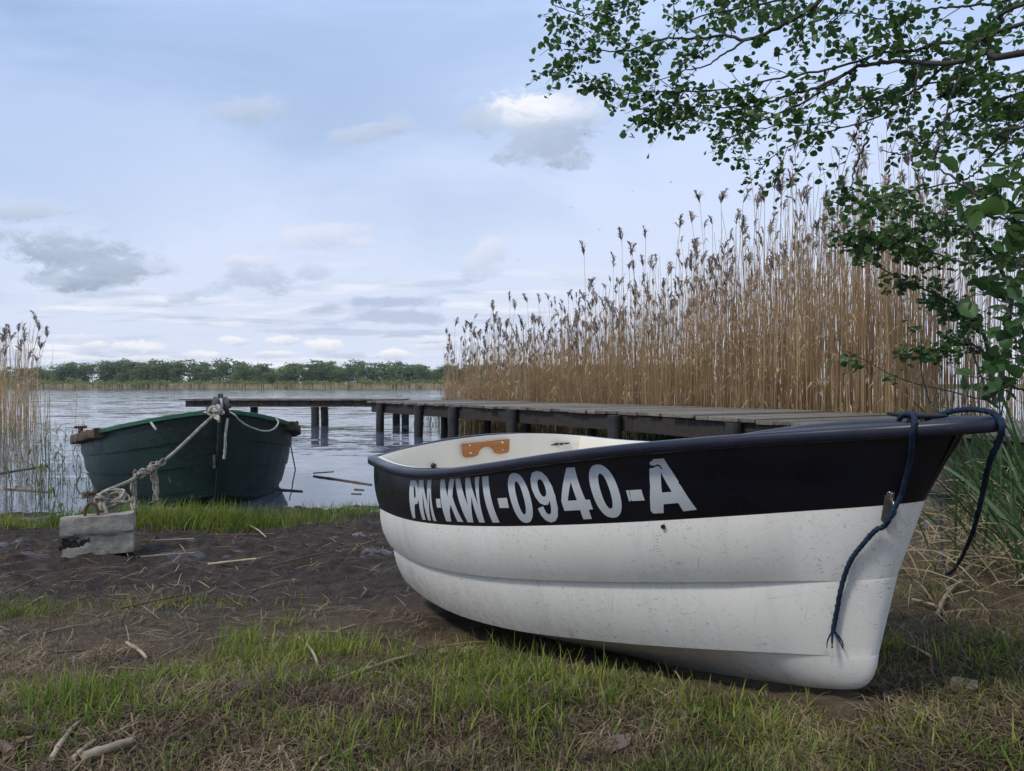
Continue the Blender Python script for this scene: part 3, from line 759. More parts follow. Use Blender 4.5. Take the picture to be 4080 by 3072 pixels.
# wooden pad with a half-round notch, four screws
pad = [(-.122, .035), (.122, .035), (.118, -.022), (.108, -.031), (.062, -.031)]
pad += [(.045 * math.cos(a) + .0, -.031 + .042 * math.sin(a)) for a in np.linspace(.15, math.pi - .15, 12)] + [(-.062, -.031), (-.106, -.030), (-.116, -.020)]
bm = bmesh.new(); vs = [bm.verts.new((0, -x_, y_)) for x_, y_ in pad]; f = bm.faces.new(vs)
ex = bmesh.ops.extrude_face_region(bm, geom=[f]); bmesh.ops.translate(bm, vec=(.012, 0, 0), verts=[q for q in ex['geom'] if isinstance(q, bmesh.types.BMVert)])
bmesh.ops.recalc_face_normals(bm, faces=bm.faces[:]); bmesh.ops.bevel(bm, geom=bm.edges[:], offset=.002, segments=1, affect='EDGES')
PADC = np.array([.064, 0, -.298])
mb = MB(); mb.bm(bm, dl(PADC)); o_pad = autosmooth(mb.build('outboard_pad', m_ply, din), 40)
for sb in (-.083, .083):
    for sz in (-.013, .022):
        mb = MB(); c = dl(PADC + np.array([.013, sb, sz])); mb.tube([c - np.array([.001, 0, 0]), c + np.array([.001, 0, 0]), c + np.array([.002, 0, 0])], [.0052, .0052, .003], 10)
        mb.build('screw', m_chrome, o_pad, True)
def cleat(name, c, half, ax, up, th_, par, mat):
    """horn cleat: c base centre (boat axes), ax bar direction, up away from the surface"""
    ax = np.asarray(ax, float); up = np.asarray(up, float); mb = MB()
    f = np.linspace(-1, 1, 15); P = c + ax * half * f[:, None] + up * (th_ * (2.1 + .35 * np.abs(f)[:, None] ** 2 - .0))
    P[:, 2] += 0
    mb.tube(P, th_ * (.42 + .5 * (1 - np.abs(f) ** 1.6)), 10)
    for q in (-.22, .22): mb.tube([c + ax * half * q * 1.25, c + ax * half * q * 1.05 + up * th_ * .8, c + ax * half * q + up * th_ * 2.], [th_ * .95, th_ * .7, th_ * .75], 10)
    mb.box(c + up * th_ * .12, np.abs(ax * half * .5 + np.cross(ax, up) * th_ * .9 + up * th_ * .22) + 1e-4, None, th_ * .2)
    return autosmooth(mb.build(name, mat, par, True), 45)
cleat('cleat', dl(np.array([2.302, 0, -.079])), .066, (1, 0, 0), (0, 0, 1), .0085, din, m_black)
o = cleat('cleat', dl(np.array([.060, -.395, -.312])), .052, (0, 1, 0), (1, 0, 0), .006, din, m_black)
for q in (-.014, .012):
    mb = MB(); c = dl(np.array([.081, -.395 + q, -.312])); mb.tube([c, c + np.array([.002, 0, 0])], .0036, 8); mb.build('screw', m_chrome, o, True)
mb = MB(); c = dl(np.array([.052, .262, -.352])); mb.tube([c, c + np.array([.02, 0, 0]), c + np.array([.024, 0, 0])], [.012, .011, .006], 10); mb.build('drain_plug', m_black, din, True)
# rubber stop under the navy edge
on = np.array([.5, .866, 0])
mb = MB(); c = np.array([1.78, .252, -.340]); mb.tube(dl(np.array([c - on * .004, c + on * .006, c + on * .008])), [.006, .0055, .003], 10); mb.build('rubber_stop', m_black, din, True)
# bow eye: plate with a welded ring
bm = bmesh.new(); prof = [(.0085 * math.cos(a), .028 + .0085 * math.sin(a)) for a in np.linspace(0, math.pi, 9)] + [(.0085 * math.cos(a), -.028 + .0085 * math.sin(a)) for a in np.linspace(math.pi, 2 * math.pi, 9)]
tg = np.array([.866, -.5, 0]); upv = np.array([.22, 0, .975]); CP = np.array([2.268, .050, -.242])
vs = [bm.verts.new(dl(CP + tg * a + upv * b2 + on * .0015).tolist()) for a, b2 in prof]; f = bm.faces.new(vs)
ex = bmesh.ops.extrude_face_region(bm, geom=[f]); ov = dl(CP + on * .005) - dl(CP)
bmesh.ops.translate(bm, vec=ov.tolist(), verts=[q for q in ex['geom'] if isinstance(q, bmesh.types.BMVert)]); bmesh.ops.recalc_face_normals(bm, faces=bm.faces[:])
mb = MB(); mb.bm(bm); o_eye = autosmooth(mb.build('bow_eye', m_steel, din), 40)
mb = MB(); ring = [CP + upv * (.021 * math.cos(a) - .006) + (on * .8 + tg * .6) * (.026 * math.sin(a)) for a in np.linspace(0, math.pi, 14)]
mb.tube(dl(np.array(ring)), .0042, 10); mb.build('ring', m_steel, o_eye, True)
mb = MB(); c = CP + upv * .027 + on * .006; mb.tube(dl(np.array([c, c + on * .002, c + on * .003])), [.006, .005, .002], 10); mb.build('screw', m_chrome, o_eye, True)

# registration lettering, cut film on the navy side (outlines in station / depth on the hull)
LET = [["P",[[[0.2539,0.079],[0.27,0.063],[0.2782,0.071],[0.2842,0.124],[0.288,0.213],[0.2892,0.379],[0.287,0.482],[0.2819,0.554],[0.2752,0.584],[0.2683,0.589],[0.2534,0.921],[0.2394,0.931]],[[0.2696,0.195],[0.2707,0.452],[0.2744,0.449],[0.2771,0.413],[0.2779,0.362],[0.2775,0.271],[0.2762,0.222],[0.2733,0.192]]]],["M",[[[0.2912,0.05],[0.3072,0.041],[0.3225,0.574],[0.3229,0.034],[0.3375,0.03],[0.3377,0.929],[0.3262,0.927],[0.3339,0.248],[0.3174,0.926],[0.3067,0.926],[0.3083,0.254],[0.2973,0.926],[0.284,0.927]]]],["-",[[[0.3531,0.43],[0.3674,0.429],[0.3668,0.621],[0.3528,0.62]]]],["K",[[[0.3667,0.022],[0.3795,0.023],[0.3904,0.39],[0.3943,0.027],[0.4076,0.031],[0.4045,0.393],[0.4217,0.915],[0.4055,0.914],[0.3974,0.55],[0.3915,0.675],[0.3873,0.914],[0.3714,0.916]]]],["W",[[[0.41,0.028],[0.4231,0.031],[0.444,0.576],[0.4369,0.036],[0.4479,0.04],[0.4698,0.582],[0.4602,0.045],[0.4711,0.051],[0.4768,0.921],[0.4629,0.92],[0.4545,0.404],[0.4484,0.919],[0.4334,0.918]]]],["I",[[[0.4773,0.05],[0.4918,0.061],[0.51,0.922],[0.4946,0.922]]]],["-",[[[0.5137,0.475],[0.5332,0.48],[0.5357,0.661],[0.5164,0.653]]]],["0",[[[0.5783,0.509],[0.58,0.602],[0.5804,0.677],[0.58,0.743],[0.5788,0.801],[0.5769,0.85],[0.5745,0.889],[0.5716,0.917],[0.5682,0.935],[0.564,0.94],[0.5597,0.934],[0.5563,0.916],[0.5533,0.887],[0.5506,0.846],[0.5481,0.796],[0.5459,0.736],[0.5438,0.667],[0.5419,0.589],[0.5396,0.493],[0.5374,0.397],[0.5358,0.32],[0.5348,0.253],[0.5344,0.196],[0.5346,0.148],[0.5356,0.11],[0.5374,0.084],[0.5402,0.07],[0.5443,0.067],[0.5489,0.077],[0.5531,0.097],[0.5574,0.127],[0.5616,0.167],[0.5656,0.217],[0.5694,0.275],[0.5728,0.342],[0.5758,0.416]],[[0.5659,0.504],[0.5673,0.577],[0.5679,0.637],[0.5679,0.689],[0.5674,0.732],[0.5665,0.763],[0.5652,0.783],[0.5636,0.789],[0.5619,0.782],[0.5603,0.762],[0.5588,0.73],[0.5574,0.687],[0.5559,0.633],[0.5544,0.572],[0.5528,0.498],[0.5511,0.425],[0.5498,0.364],[0.5489,0.312],[0.5484,0.27],[0.5485,0.24],[0.5492,0.221],[0.5506,0.216],[0.5526,0.223],[0.5547,0.244],[0.5571,0.276],[0.5595,0.319],[0.5618,0.371],[0.564,0.432]]]],["9",[[[0.5899,0.701],[0.5996,0.667],[0.6034,0.772],[0.6076,0.811],[0.6118,0.789],[0.6132,0.703],[0.6121,0.583],[0.6086,0.647],[0.6023,0.65],[0.5949,0.615],[0.5872,0.51],[0.5806,0.362],[0.5771,0.207],[0.5787,0.106],[0.5863,0.086],[0.5962,0.117],[0.6066,0.206],[0.6159,0.35],[0.622,0.518],[0.6246,0.712],[0.6224,0.849],[0.6166,0.924],[0.6085,0.947],[0.6,0.908],[0.5936,0.816]],[[0.6048,0.371],[0.6059,0.413],[0.6064,0.447],[0.6063,0.476],[0.6057,0.497],[0.6045,0.509],[0.6029,0.514],[0.6009,0.509],[0.5991,0.495],[0.5973,0.473],[0.5956,0.444],[0.594,0.409],[0.5924,0.366],[0.5912,0.324],[0.5905,0.289],[0.5903,0.261],[0.5907,0.24],[0.5917,0.227],[0.5933,0.224],[0.5953,0.229],[0.5973,0.243],[0.5994,0.265],[0.6013,0.294],[0.6031,0.329]]]],["4",[[[0.6367,0.095],[0.6497,0.102],[0.6698,0.61],[0.6762,0.61],[0.68,0.765],[0.6735,0.765],[0.6761,0.914],[0.6628,0.915],[0.6603,0.765],[0.635,0.764],[0.6314,0.605]],[[0.6465,0.315],[0.6566,0.608],[0.6421,0.606]]]],["0",[[[0.7174,0.504],[0.7197,0.592],[0.7208,0.663],[0.721,0.726],[0.7205,0.781],[0.7193,0.827],[0.7174,0.864],[0.7149,0.891],[0.7118,0.908],[0.7078,0.913],[0.7035,0.907],[0.6999,0.891],[0.6965,0.863],[0.6933,0.825],[0.6903,0.777],[0.6875,0.721],[0.6848,0.656],[0.6822,0.583],[0.6794,0.493],[0.6767,0.403],[0.6749,0.332],[0.6737,0.269],[0.6732,0.216],[0.6734,0.171],[0.6744,0.136],[0.6762,0.112],[0.6789,0.098],[0.6829,0.095],[0.6873,0.103],[0.6914,0.12],[0.6955,0.148],[0.6996,0.185],[0.7036,0.23],[0.7075,0.284],[0.711,0.346],[0.7143,0.416]],[[0.7052,0.5],[0.7071,0.569],[0.7082,0.626],[0.7086,0.676],[0.7086,0.716],[0.7081,0.746],[0.707,0.764],[0.7055,0.77],[0.7037,0.764],[0.702,0.745],[0.7002,0.715],[0.6983,0.674],[0.6964,0.624],[0.6944,0.566],[0.6923,0.497],[0.6902,0.428],[0.6887,0.371],[0.6876,0.323],[0.687,0.283],[0.687,0.254],[0.6877,0.237],[0.6891,0.232],[0.691,0.239],[0.6931,0.257],[0.6955,0.287],[0.698,0.327],[0.7005,0.375],[0.7029,0.432]]]],["-",[[[0.7269,0.509],[0.7308,0.509],[0.7334,0.673],[0.7312,0.675]]]],["-",[[[0.7314,0.51],[0.7465,0.511],[0.7513,0.676],[0.7348,0.673],[0.733,0.638],[0.7326,0.57]]]],["A",[[[0.7531,0.217],[0.7582,0.213],[0.7604,0.192],[0.7637,0.195],[0.7671,0.239],[0.7686,0.252],[0.7675,0.221],[0.765,0.183],[0.7615,0.165],[0.7601,0.174],[0.7576,0.183],[0.7531,0.171],[0.7515,0.131],[0.7546,0.111],[0.7547,0.091],[0.767,0.091],[0.7801,0.279],[0.7895,0.431],[0.7901,0.46],[0.793,0.499],[0.8119,0.863],[0.7966,0.872],[0.7911,0.744],[0.7741,0.75],[0.7737,0.882],[0.7612,0.882],[0.7581,0.837],[0.7573,0.483]],[[0.7676,0.284],[0.7832,0.573],[0.7719,0.576]]]]]
for g_, loops in LET:
    tess = geometry.tessellate_polygon([[Vector((t * 2.4, v_ * .22, 0)) for t, v_ in lp] for lp in loops])
    pts = [(t * 2.4, v_ * .22) for lp in loops for t, v_ in lp]
    bm = bmesh.new(); vs = [bm.verts.new((*q, 0)) for q in pts]
    for tri in tess:
        try: bm.faces.new([vs[i] for i in tri])
        except ValueError: pass
    for it in range(5):
        le = [e for e in bm.edges if e.calc_length() > .022]
        if not le: break
        bmesh.ops.subdivide_edges(bm, edges=le, cuts=1, use_grid_fill=False); bmesh.ops.triangulate(bm, faces=bm.faces[:])
    for q in bm.verts:
        p = band(q.co.x / 2.4, np.array(q.co.y / .22)); p1 = band(q.co.x / 2.4 + .004, np.array(q.co.y / .22)); p2 = band(q.co.x / 2.4, np.array(q.co.y / .22 + .02))
        n_ = np.cross(p2 - p, p1 - p); n_ /= np.linalg.norm(n_); n_ *= np.sign(n_[1])
        q.co = Vector(dl(p + n_ * .0014))
    me = bpy.data.meshes.new('registration_letter'); bm.to_mesh(me); bm.free()
    link('registration_letter', me, m_letter, din)

# ------------------------------------------------------------------ blue rope of the dinghy
def rope_mat(name, c1, c2, sc=60):
    return simple(name, c1, c2, sc, .85, .0015, sc * 6, 5, island=False, spec=.2)
m_blue = rope_mat('blue_cord', (.009, .014, .030), (.024, .048, .085), 26)
mb = MB()
B1 = [(2.27, .012, -.070), (2.29, .022, -.058), (2.325, .045, -.053), (2.352, .075, -.055), (2.372, .100, -.062), (2.373, .109, -.082), (2.358, .092, -.112), (2.337, .072, -.145), (2.314, .060, -.190), (2.302, .056, -.218), (2.290, .064, -.246), (2.280, .066, -.268), (2.264, .062, -.284), (2.247, .064, -.294), (2.222, .071, -.325), (2.190, .074, -.368), (2.165, .073, -.423), (2.145, .069, -.483), (2.127, .065, -.540)]
P = np.array([dw(*q) for q in crv(B1, 150)])
mb.tube(P, .0050, 10, 170, 3)
rr_ = np.random.default_rng(3)
for k in range(6):
    e = P[-1]; q = e + np.array([rr_.normal(0, .006), rr_.normal(0, .003), -.02]); q2 = q + np.array([rr_.normal(.004, .006), 0, -.016])
    mb.tube(crv([e + [0, 0, .004], q, q2], 6), np.linspace(.0024, .0008, 6), 5)
B2 = [dw(2.31, -.012, -.068), dw(2.345, -.004, -.058), dw(2.39, .0, -.047), dw(2.43, .002, -.045), dw(2.462, .0, -.055), dw(2.470, 0, -.085)] + [at(*q) for q in ((3938, 1860, 1.45), (3905, 2010, 1.7), (3868, 2140, 2.0), (3812, 2255, 2.5), (3772, 2284, 2.9), (3757, 2230, 3.3), (3750, 2110, 4.0), (3748, 1985, 4.88))]
mb.tube(crv(B2, 150), np.linspace(.0050, .0056, 150), 10, 160, 3)
for k in range(3):
    th = np.linspace(0, 6.28, 24); mb.tube(np.stack([2.842 + .086 * np.cos(th), 5.0 + .086 * np.sin(th), .335 + .014 * k + .012 * np.sin(th)], -1), .007, 8, cap=False)
tag(mb.build('blue_rope', m_blue, None, True), 'blue cord on the bow cleat of the white dinghy, frayed end hanging down its side', 'rope')

# ================================================================== GREEN ROWING BOAT
GB = np.array([-2.45, 6.3]); GA = np.array([-.5, .866]); GR_ = np.array([.866, .5])    # bow, towards the stern, to the right
def gbw(q):
    q = np.asarray(q, float); return .012 + .988 * (1 - (1 - np.clip(q, 0, 2) / 2) ** 2.2) ** .8 - .11 * np.clip((q - 2) / 1.4, 0, 1) ** 2
def gbw_old(q): return np.interp(q, [0, .5, 1, 1.5, 2, 2.6, 3.4], [0, .60, .84, .96, 1.0, .97, .82]) if False else spl(np.array([0, .12, .4, .8, 1.3, 2, 2.7, 3.4]), np.array([.012, .205, .50, .745, .92, 1.0, .97, .84]), np.asarray(q, float))
def gzw(q): return np.interp(q, [0, .3, .6, 1, 1.5, 2, 3.4], [.835, .772, .712, .640, .570, .524, .46])
gboat = empty('rowing_boat', (*(GB + GA * 1.7), 0), 'old dark green clinker rowing boat moored bow-on at the muddy water edge', 'boat')
def gl(P): P = np.asarray(P, float); return P - np.array([*(GB + GA * 1.7), 0])
def gpt(q, b, z): return np.concatenate([GB + GA * q + GR_ * b, [z]])
def gsec(q, w_, side):
    b = float(gbw(q)); zt = float(gzw(q)); zb = .02 + .10 * max(0, 1 - q / .8) ** 1.5
    rake = .16 * w_ * max(0, 1 - q) ** 2
    if w_ <= 1:
        k = b * (1 - (.13 + .30 * max(0, 1 - q / 1.6) ** 1.6) * w_ ** 1.7); z = zt + (zb - zt) * w_
        lap = w_ * 3.3 % 1.; k += (.014 * (lap - .3)) * min(1, q / .35)
    else:
        a = (w_ - 1) / .4; k1 = b * (1 - (.13 + .30 * max(0, 1 - q / 1.6) ** 1.6)); k = k1 * math.cos(a * 1.57) ** .8 if a < 1 else 0; z = zb - (.11) * math.sin(a * 1.57) * min(1, q / .6)
    return gpt(q + rake, side * max(k, .004), z)
def green_mat():
    m, t, b = newmat('old_green_paint')
    co = t.node('ShaderNodeTexCoord').outputs['Object']
    n1 = t.noise(co, 2.2, 5); n2 = t.noise(co, 14., 6, .7, .5); n3 = t.noise(co, 60., 4)
    c = t.mix(t.rng(n1, .35, .65), (.004, .013, .012), (.006, .030, .017))
    c = t.mix(t.rng(n2, .62, .72, 0, .7), c, (.055, .075, .055))
    c = t.mix(t.math('MULTIPLY', t.rng(n2, .60, .70), t.rng(n1, .56, .62)), c, (.14, .12, .085))
    t.put(b.inputs['Base Color'], c); t.put(b.inputs['Roughness'], t.rng(n2, .3, .7, .32, .6))
    bn = t.node('ShaderNodeBump'); bn.inputs['Distance'].default_value = .004; t.put(bn.inputs['Height'], t.math('ADD', n2, n3)); t.put(b.inputs['Normal'], bn.outputs[0])
    return m
m_green = green_mat()
m_gunw = simple('green_gunwale_paint', (.014, .075, .038), (.035, .14, .075), 7, .5, .002, 40)
m_oldw = wood('bare_grey_brown_wood', (.035, .026, .018), (.13, .09, .06), 0, .85)
qs = np.concatenate([np.linspace(0, 1, 26) ** 1.6 * 1.0, np.linspace(1.05, 3.4, 34)])
edges = [0, 1 / 3.3, 2 / 3.3, 3 / 3.3, 1.0]
mb = MB()
for s_ in (-1, 1):
    for a, b2 in zip(edges[:-1], edges[1:]): mb.grid(gl([[gsec(q, w_, s_) for w_ in np.linspace(a + 1e-4, b2 - 1e-4, 5)] for q in qs]), flip=s_ > 0)
    for a in edges[1:-1]: mb.grid(gl([[gsec(q, a - 1e-4, s_), gsec(q, a + 1e-4, s_)] for q in qs]), flip=s_ > 0)
    mb.grid(gl([[gsec(q, w_, s_) for w_ in (1.0, 1.06, 1.13, 1.2, 1.27, 1.34, 1.4)] for q in qs]), flip=s_ > 0)
ws_ = np.concatenate([np.linspace(0, 1, 9), [1.06, 1.13, 1.2, 1.27, 1.34, 1.4]])
mb.grid(gl([[gsec(3.4, w_, u) for w_ in ws_] for u in np.linspace(-1, 1, 9)]))
mb.build('hull', m_green, gboat, True)
mb = MB()
for s_ in (-1, 1):
    mb.grid(gl([[gpt(q, s_ * max(float(gbw(q)) - o_, .0), float(gzw(q)) + dz_) for o_, dz_ in ((.02, .0), (.05 + .25 * float(gbw(q)), -.25), (.06 + .5 * float(gbw(q)), -.40), (.9 * float(gbw(q)), -.42))] for q in qs[8:]]))
mb.build('inner_planking', m_green, gboat, True)
mb = MB(); mb.box(gl(gpt(2.2, 0, .36)), (.98, .12, .02), Mz(math.atan2(GR_[1], GR_[0])), .006); mb.build('thwart', m_oldw, gboat)
mb = MB(); mb.box(gl(gpt(3.36, 0, .30)), (.80, .03, .18), Mz(math.atan2(GR_[1], GR_[0])), .006); mb.build('transom_board', m_oldw, gboat)
def railp(side, q0, q1, n, hw, hh, jag=0, dz_=0., out=0.):
    r = np.random.default_rng(int(q0 * 100) + side); P = []
    for q in np.linspace(q0, q1, n):
        b = float(gbw(q)); z = float(gzw(q)) + dz_; j = r.normal(0, jag, 8) if jag else np.zeros(8)
        o_ = out
        P.append([gpt(q, side * (b + o_ + x_ * hw + j[k] * .5), z + y_ * hh + j[k]) for k, (x_, y_) in enumerate(((-1, -.8), (-.8, -1), (.8, -1), (1, -.8), (1, .8), (.8, 1), (-.8, 1), (-1, .8)))])
    mb = MB(); P = gl(P); b0 = mb.n; mb.grid(P, closed_v=True); mb.f[8] = [np.array([np.arange(8)[::-1], (n - 1) * 8 + np.arange(8)])]
    return mb
for s_, e in ((-1, 1.32), (1, .95)):
    autosmooth(railp(s_, .03, e, 34, .034, .019, .0012, .006, .012).build('gunwale', m_gunw, gboat), 40)
    autosmooth(railp(s_, e - .35 if s_ < 0 else e - .18, 2.02, 20, .050, .040, .0040, -.010, .042).build('rub_rail', m_oldw, gboat), 50)
    autosmooth(railp(s_, 2.03, 3.4, 12, .03, .024, .001, 0, .01).build('gunwale', m_gunw, gboat), 40)
mb = MB(); mb.tube(gl(crv([gpt(-.012, 0, .845), gpt(.0, 0, .6), gpt(.06, 0, .33), gpt(.155, 0, .08), gpt(.30, 0, -.02)], 24)), np.linspace(.020, .016, 24), 8); autosmooth(mb.build('stem', m_green, gboat, True), 50)
m_iron = simple('grey_iron', (.035, .034, .038), (.12, .115, .12), 22, .6, .002, 90, metal=.3)
m_rust = simple('rust', (.05, .022, .012), (.16, .075, .04), 30, .85, .002, 120)
# roller on the stem head: two cheeks, a grooved wheel and a pin
rc = gpt(.06, .02, .885); lat = np.array([*GR_, 0]); fr = np.array([*(-GA), 0])
mb = MB()
for o_, rd, tk in ((-.042, .082, .016), (.042, .080, .016)):
    P = [rc + lat * (o_ + a * tk) for a in (-1, -.7, .7, 1)]; mb.tube(gl(P), [rd * .86, rd, rd, rd * .86], 22)
mb.tube(gl([rc - lat * .08, rc + lat * .085]), .018, 10); mb.tube(gl([rc - lat * .03, rc, rc + lat * .03]), [.06, .048, .06], 18)
mb.box(gl(rc + np.array([0, 0, .085])), (.02, .012, .02), None, .004)
o_rol = autosmooth(mb.build('bow_roller', m_iron, gboat, True), 40)
mb = MB(); mb.box(gl(gpt(.10, .02, .80)), (.05, .03, .06), Mz(math.atan2(GR_[1], GR_[0])), .006); mb.build('bracket', m_iron, o_rol)
# small bollard on the left rail, rusty bolt on the right one
c = gpt(1.75, -1.0, float(gzw(1.75)) + .03); mb = MB(); mb.tube(gl([c, c + [0, 0, .05], c + [0, 0, .075]]), [.03, .022, .022], 10); mb.tube(gl([c - lat * .055 + [0, 0, .078], c + lat * .055 + [0, 0, .080]]), .013, 8)
mb.box(gl(c), (.05, .04, .01), None, .003); autosmooth(mb.build('bollard', m_rust, gboat, True), 40)
c = gpt(2.02, 1.10, .60); mb = MB(); mb.tube(gl([c, c + lat * .05 + [0, 0, .035]]), .012, 8); mb.tube(gl([c + lat * .045 + [0, 0, .03], c + lat * .062 + [0, 0, .045]]), [.026, .02], 6); mb.build('bolt', m_rust, gboat, True)
c = gpt(.16, -.03, .42); mb = MB(); mb.box(gl(c + fr * .12), (.012, .014, .055), None, .003); mb.build('stem_plate', m_iron, gboat)

# concrete block with its iron ring
m_conc = simple('rough_concrete', (.20, .18, .145), (.42, .39, .32), 12, .95, .006, 60)
def block():
    bm = bmesh.new(); bmesh.ops.create_cube(bm, size=1)
    for q in bm.verts: q.co = Vector((q.co.x * .375, q.co.y * .18, q.co.z * .225))
    bmesh.ops.subdivide_edges(bm, edges=bm.edges[:], cuts=17, use_grid_fill=True)
    r = np.random.default_rng(9)
    P = np.array([q.co[:] for q in bm.verts])
    nzs = fbm(P[:, 0] * 1 + P[:, 1] * .7, P[:, 2] + P[:, 1] * .6, 14., 3)
    for q, nz in zip(bm.verts, nzs):
        x_, y_, z_ = q.co; hz = z_ / .1125
        fr_ = max(0, 1 - abs(hz + .02 + .05 * math.sin(x_ * 22)) / .10)
        ins = .014 * nz + .020 * fr_
        low = hz < -.05
        if low: ins += .008 + .014 * nz
        if x_ < -.06 and -.55 < hz < -.02: ins += .030 * max(0, min(1, (-.06 - x_) / .05)) * (1 if x_ > -.17 or hz < -.1 else .5)
        q.co.y -= ins * (y_ / .09) if abs(y_) > .0899 else 0
        q.co.x -= (.010 * nz + .010 * fr_ + (.006 if low else 0)) * (1 if x_ > .187 else -1 if x_ < -.187 else 0)
        q.co.z += (.014 * nz - .016 * (abs(y_) > .085) * max(0, nz * 2)) * (1 if hz > .98 else 0) - (.012 * max(0, x_ + .0) if hz < -.98 else 0)
        for a in (0, 2):
            pass
    mb = MB(); mb.bm(bm); return mb
BC = at(395, 2127, 4.42)
ob = block().build('concrete_block', m_conc); autosmooth(ob, 40); ob.location = BC; ob.rotation_euler = (R(-4), R(-1.5), R(23))
tag(ob, 'broken rough concrete block with an iron ring, sitting in the mud as a boat anchor', 'block')
mb = MB(); th = np.linspace(-.3, 3.44, 16); mb.tube(np.stack([-.035 + .034 * np.cos(th), 0 * th - .02, .115 + .070 * np.sin(th)], -1), .0085, 8); mb.build('ring', m_rust, ob, True)
# mud smeared in the break of the block
m_mudc = simple('dark_mud', (.018, .013, .010), (.05, .036, .027), 25, .7, .01, 60)
mb = MB(); r = np.random.default_rng(4)
for k in range(34):
    bm = bmesh.new(); bmesh.ops.create_icosphere(bm, subdivisions=2, radius=r.uniform(.008, .020))
    for q in bm.verts: q.co *= r.uniform(.6, 1.3); q.co.y *= .5
    mb.bm(bm, (r.uniform(-.19, -.03), -.066 + r.uniform(-.006, .008), r.normal(-.034, .016)))
mb.build('mud', m_mudc, ob, True)

# mooring rope of the green boat
m_rope = rope_mat('old_hemp', (.17, .145, .105), (.40, .36, .28), 30)
m_ropew = rope_mat('pale_cord', (.30, .28, .22), (.52, .50, .43), 30)
r = np.random.default_rng(12)
mb = MB()
main = [at(*q) for q in ((862, 1648, 6.17), (845, 1662, 6.12), (800, 1702, 6.0), (740, 1760, 5.82), (680, 1815, 5.62), (630, 1853, 5.45), (590, 1876, 5.3), (550, 1897, 5.15), (520, 1916, 5.02), (470, 1938, 4.82), (428, 1955, 4.64), (404, 1968, 4.5))]
mb.tube(crv(main, 260), .0125, 12, 120, 3)
def knot(c, rad, n, rr, flat=(1, 1, 1)):
    for k in range(n):
        th = np.linspace(0, r.uniform(3.5, 6.6), 26) + r.uniform(0, 6)
        A = r.normal(size=3); A /= np.linalg.norm(A); B = np.cross(A, r.normal(size=3)); B /= np.linalg.norm(B); q = rad * r.uniform(.65, 1.1)
        P = c + r.normal(0, rad * .28, 3) + (np.cos(th)[:, None] * A + np.sin(th)[:, None] * B) * q * np.asarray(flat)
        mb.tube(P, rr * r.uniform(.8, 1.1), 7, 150, 3)
for px, py, d_ in ((640, 1845, 5.46), (618, 1858, 5.4), (598, 1870, 5.32), (575, 1884, 5.22), (553, 1894, 5.14)): knot(at(px, py, d_), .026, 5, .0085)
def strand(pts, rad, n, spread, taper=.5):
    for k in range(n):
        P = crv([np.asarray(p) + r.normal(0, spread, 3) for p in pts], 40); P += np.cumsum(r.normal(0, .0012, (40, 3)), 0)
        mb.tube(P, rad * np.linspace(1, taper, 40), 7, 130, 3)
strand([at(608, 1868, 5.36), at(618, 1905, 5.35), at(623, 1945, 5.35), at(624, 1990, 5.34)], .011, 5, .010, .7)
strand([at(624, 1985, 5.34), at(612, 2012, 5.33)], .005, 5, .016, .3)
strand([at(540, 1900, 5.1), at(532, 1945, 5.08), at(536, 2000, 5.06), at(533, 2045, 5.0)], .010, 4, .010, .7)
strand([at(402, 1970, 4.5), at(412, 1985, 4.48), at(405, 2005, 4.45), at(408, 2040, 4.43)], .011, 3, .006, .9)
for k in range(8):
    th = np.linspace(0, 6.6, 40) + r.uniform(0, 6); c = at(452, 1984, 4.56) + r.normal(0, .012, 3)
    P = c + np.stack([(.056 + r.normal(0, .012)) * np.cos(th), .04 * np.sin(th + .4), (.034 + r.normal(0, .010)) * np.sin(th) + .012 * np.cos(th * 2 + k)], -1)
    mb.tube(P, .0075, 7, 150, 3)
knot(at(404, 1985, 4.47), .028, 5, .009)
tag(mb.build('mooring_rope', m_rope, None, True), 'frayed knotted hemp rope stretched from the green boat down to the concrete block', 'rope')
mb = MB()
knot(at(862, 1640, 6.16), .040, 8, .011); strand([at(858, 1650, 6.13), at(866, 1668, 6.1), at(872, 1680, 6.09)], .011, 2, .006, .9)
strand([at(850, 1660, 6.16), at(825, 1650, 6.22), at(808, 1645, 6.3)], .009, 1, .003, 1)
strand([at(905, 1665, 6.2), at(902, 1700, 6.16), at(897, 1760, 6.16), at(893, 1830, 6.17)], .011, 1, .002, 1.)
for q in (-.2, .2):
    th = np.linspace(0, 6.28, 30); c = rc + lat * (.012 * q); mb.tube(c[None] + np.stack([np.cos(th), 0 * th, np.sin(th)], -1)[:, :1] * fr * .062 + np.sin(th)[:, None] * np.array([0, 0, .062]), .010, 7, 150, 3, cap=False)
strand([at(913, 1640, 6.25), at(935, 1655, 6.26), at(962, 1685, 6.3), at(1005, 1708, 6.4), at(1060, 1722, 6.6), at(1092, 1710, 6.75), at(1107, 1690, 6.85), at(1098, 1672, 6.95), at(1066, 1671, 7.0)], .0075, 1, .001, 1)
tag(mb.build('pale_cord', m_ropew, None, True), 'pale thin cord knotted and looped round the roller on the bow of the green boat', 'rope')
mb = MB(); mb.tube(crv([at(602, 1684, 6.36), at(613, 1700, 6.27), at(622, 1712, 6.26)], 8), .010, 8); tag(mb.build('cord_end', m_ropew, None, True), 'short pale cord end hanging over the green gunwale left of the bow', 'rope')

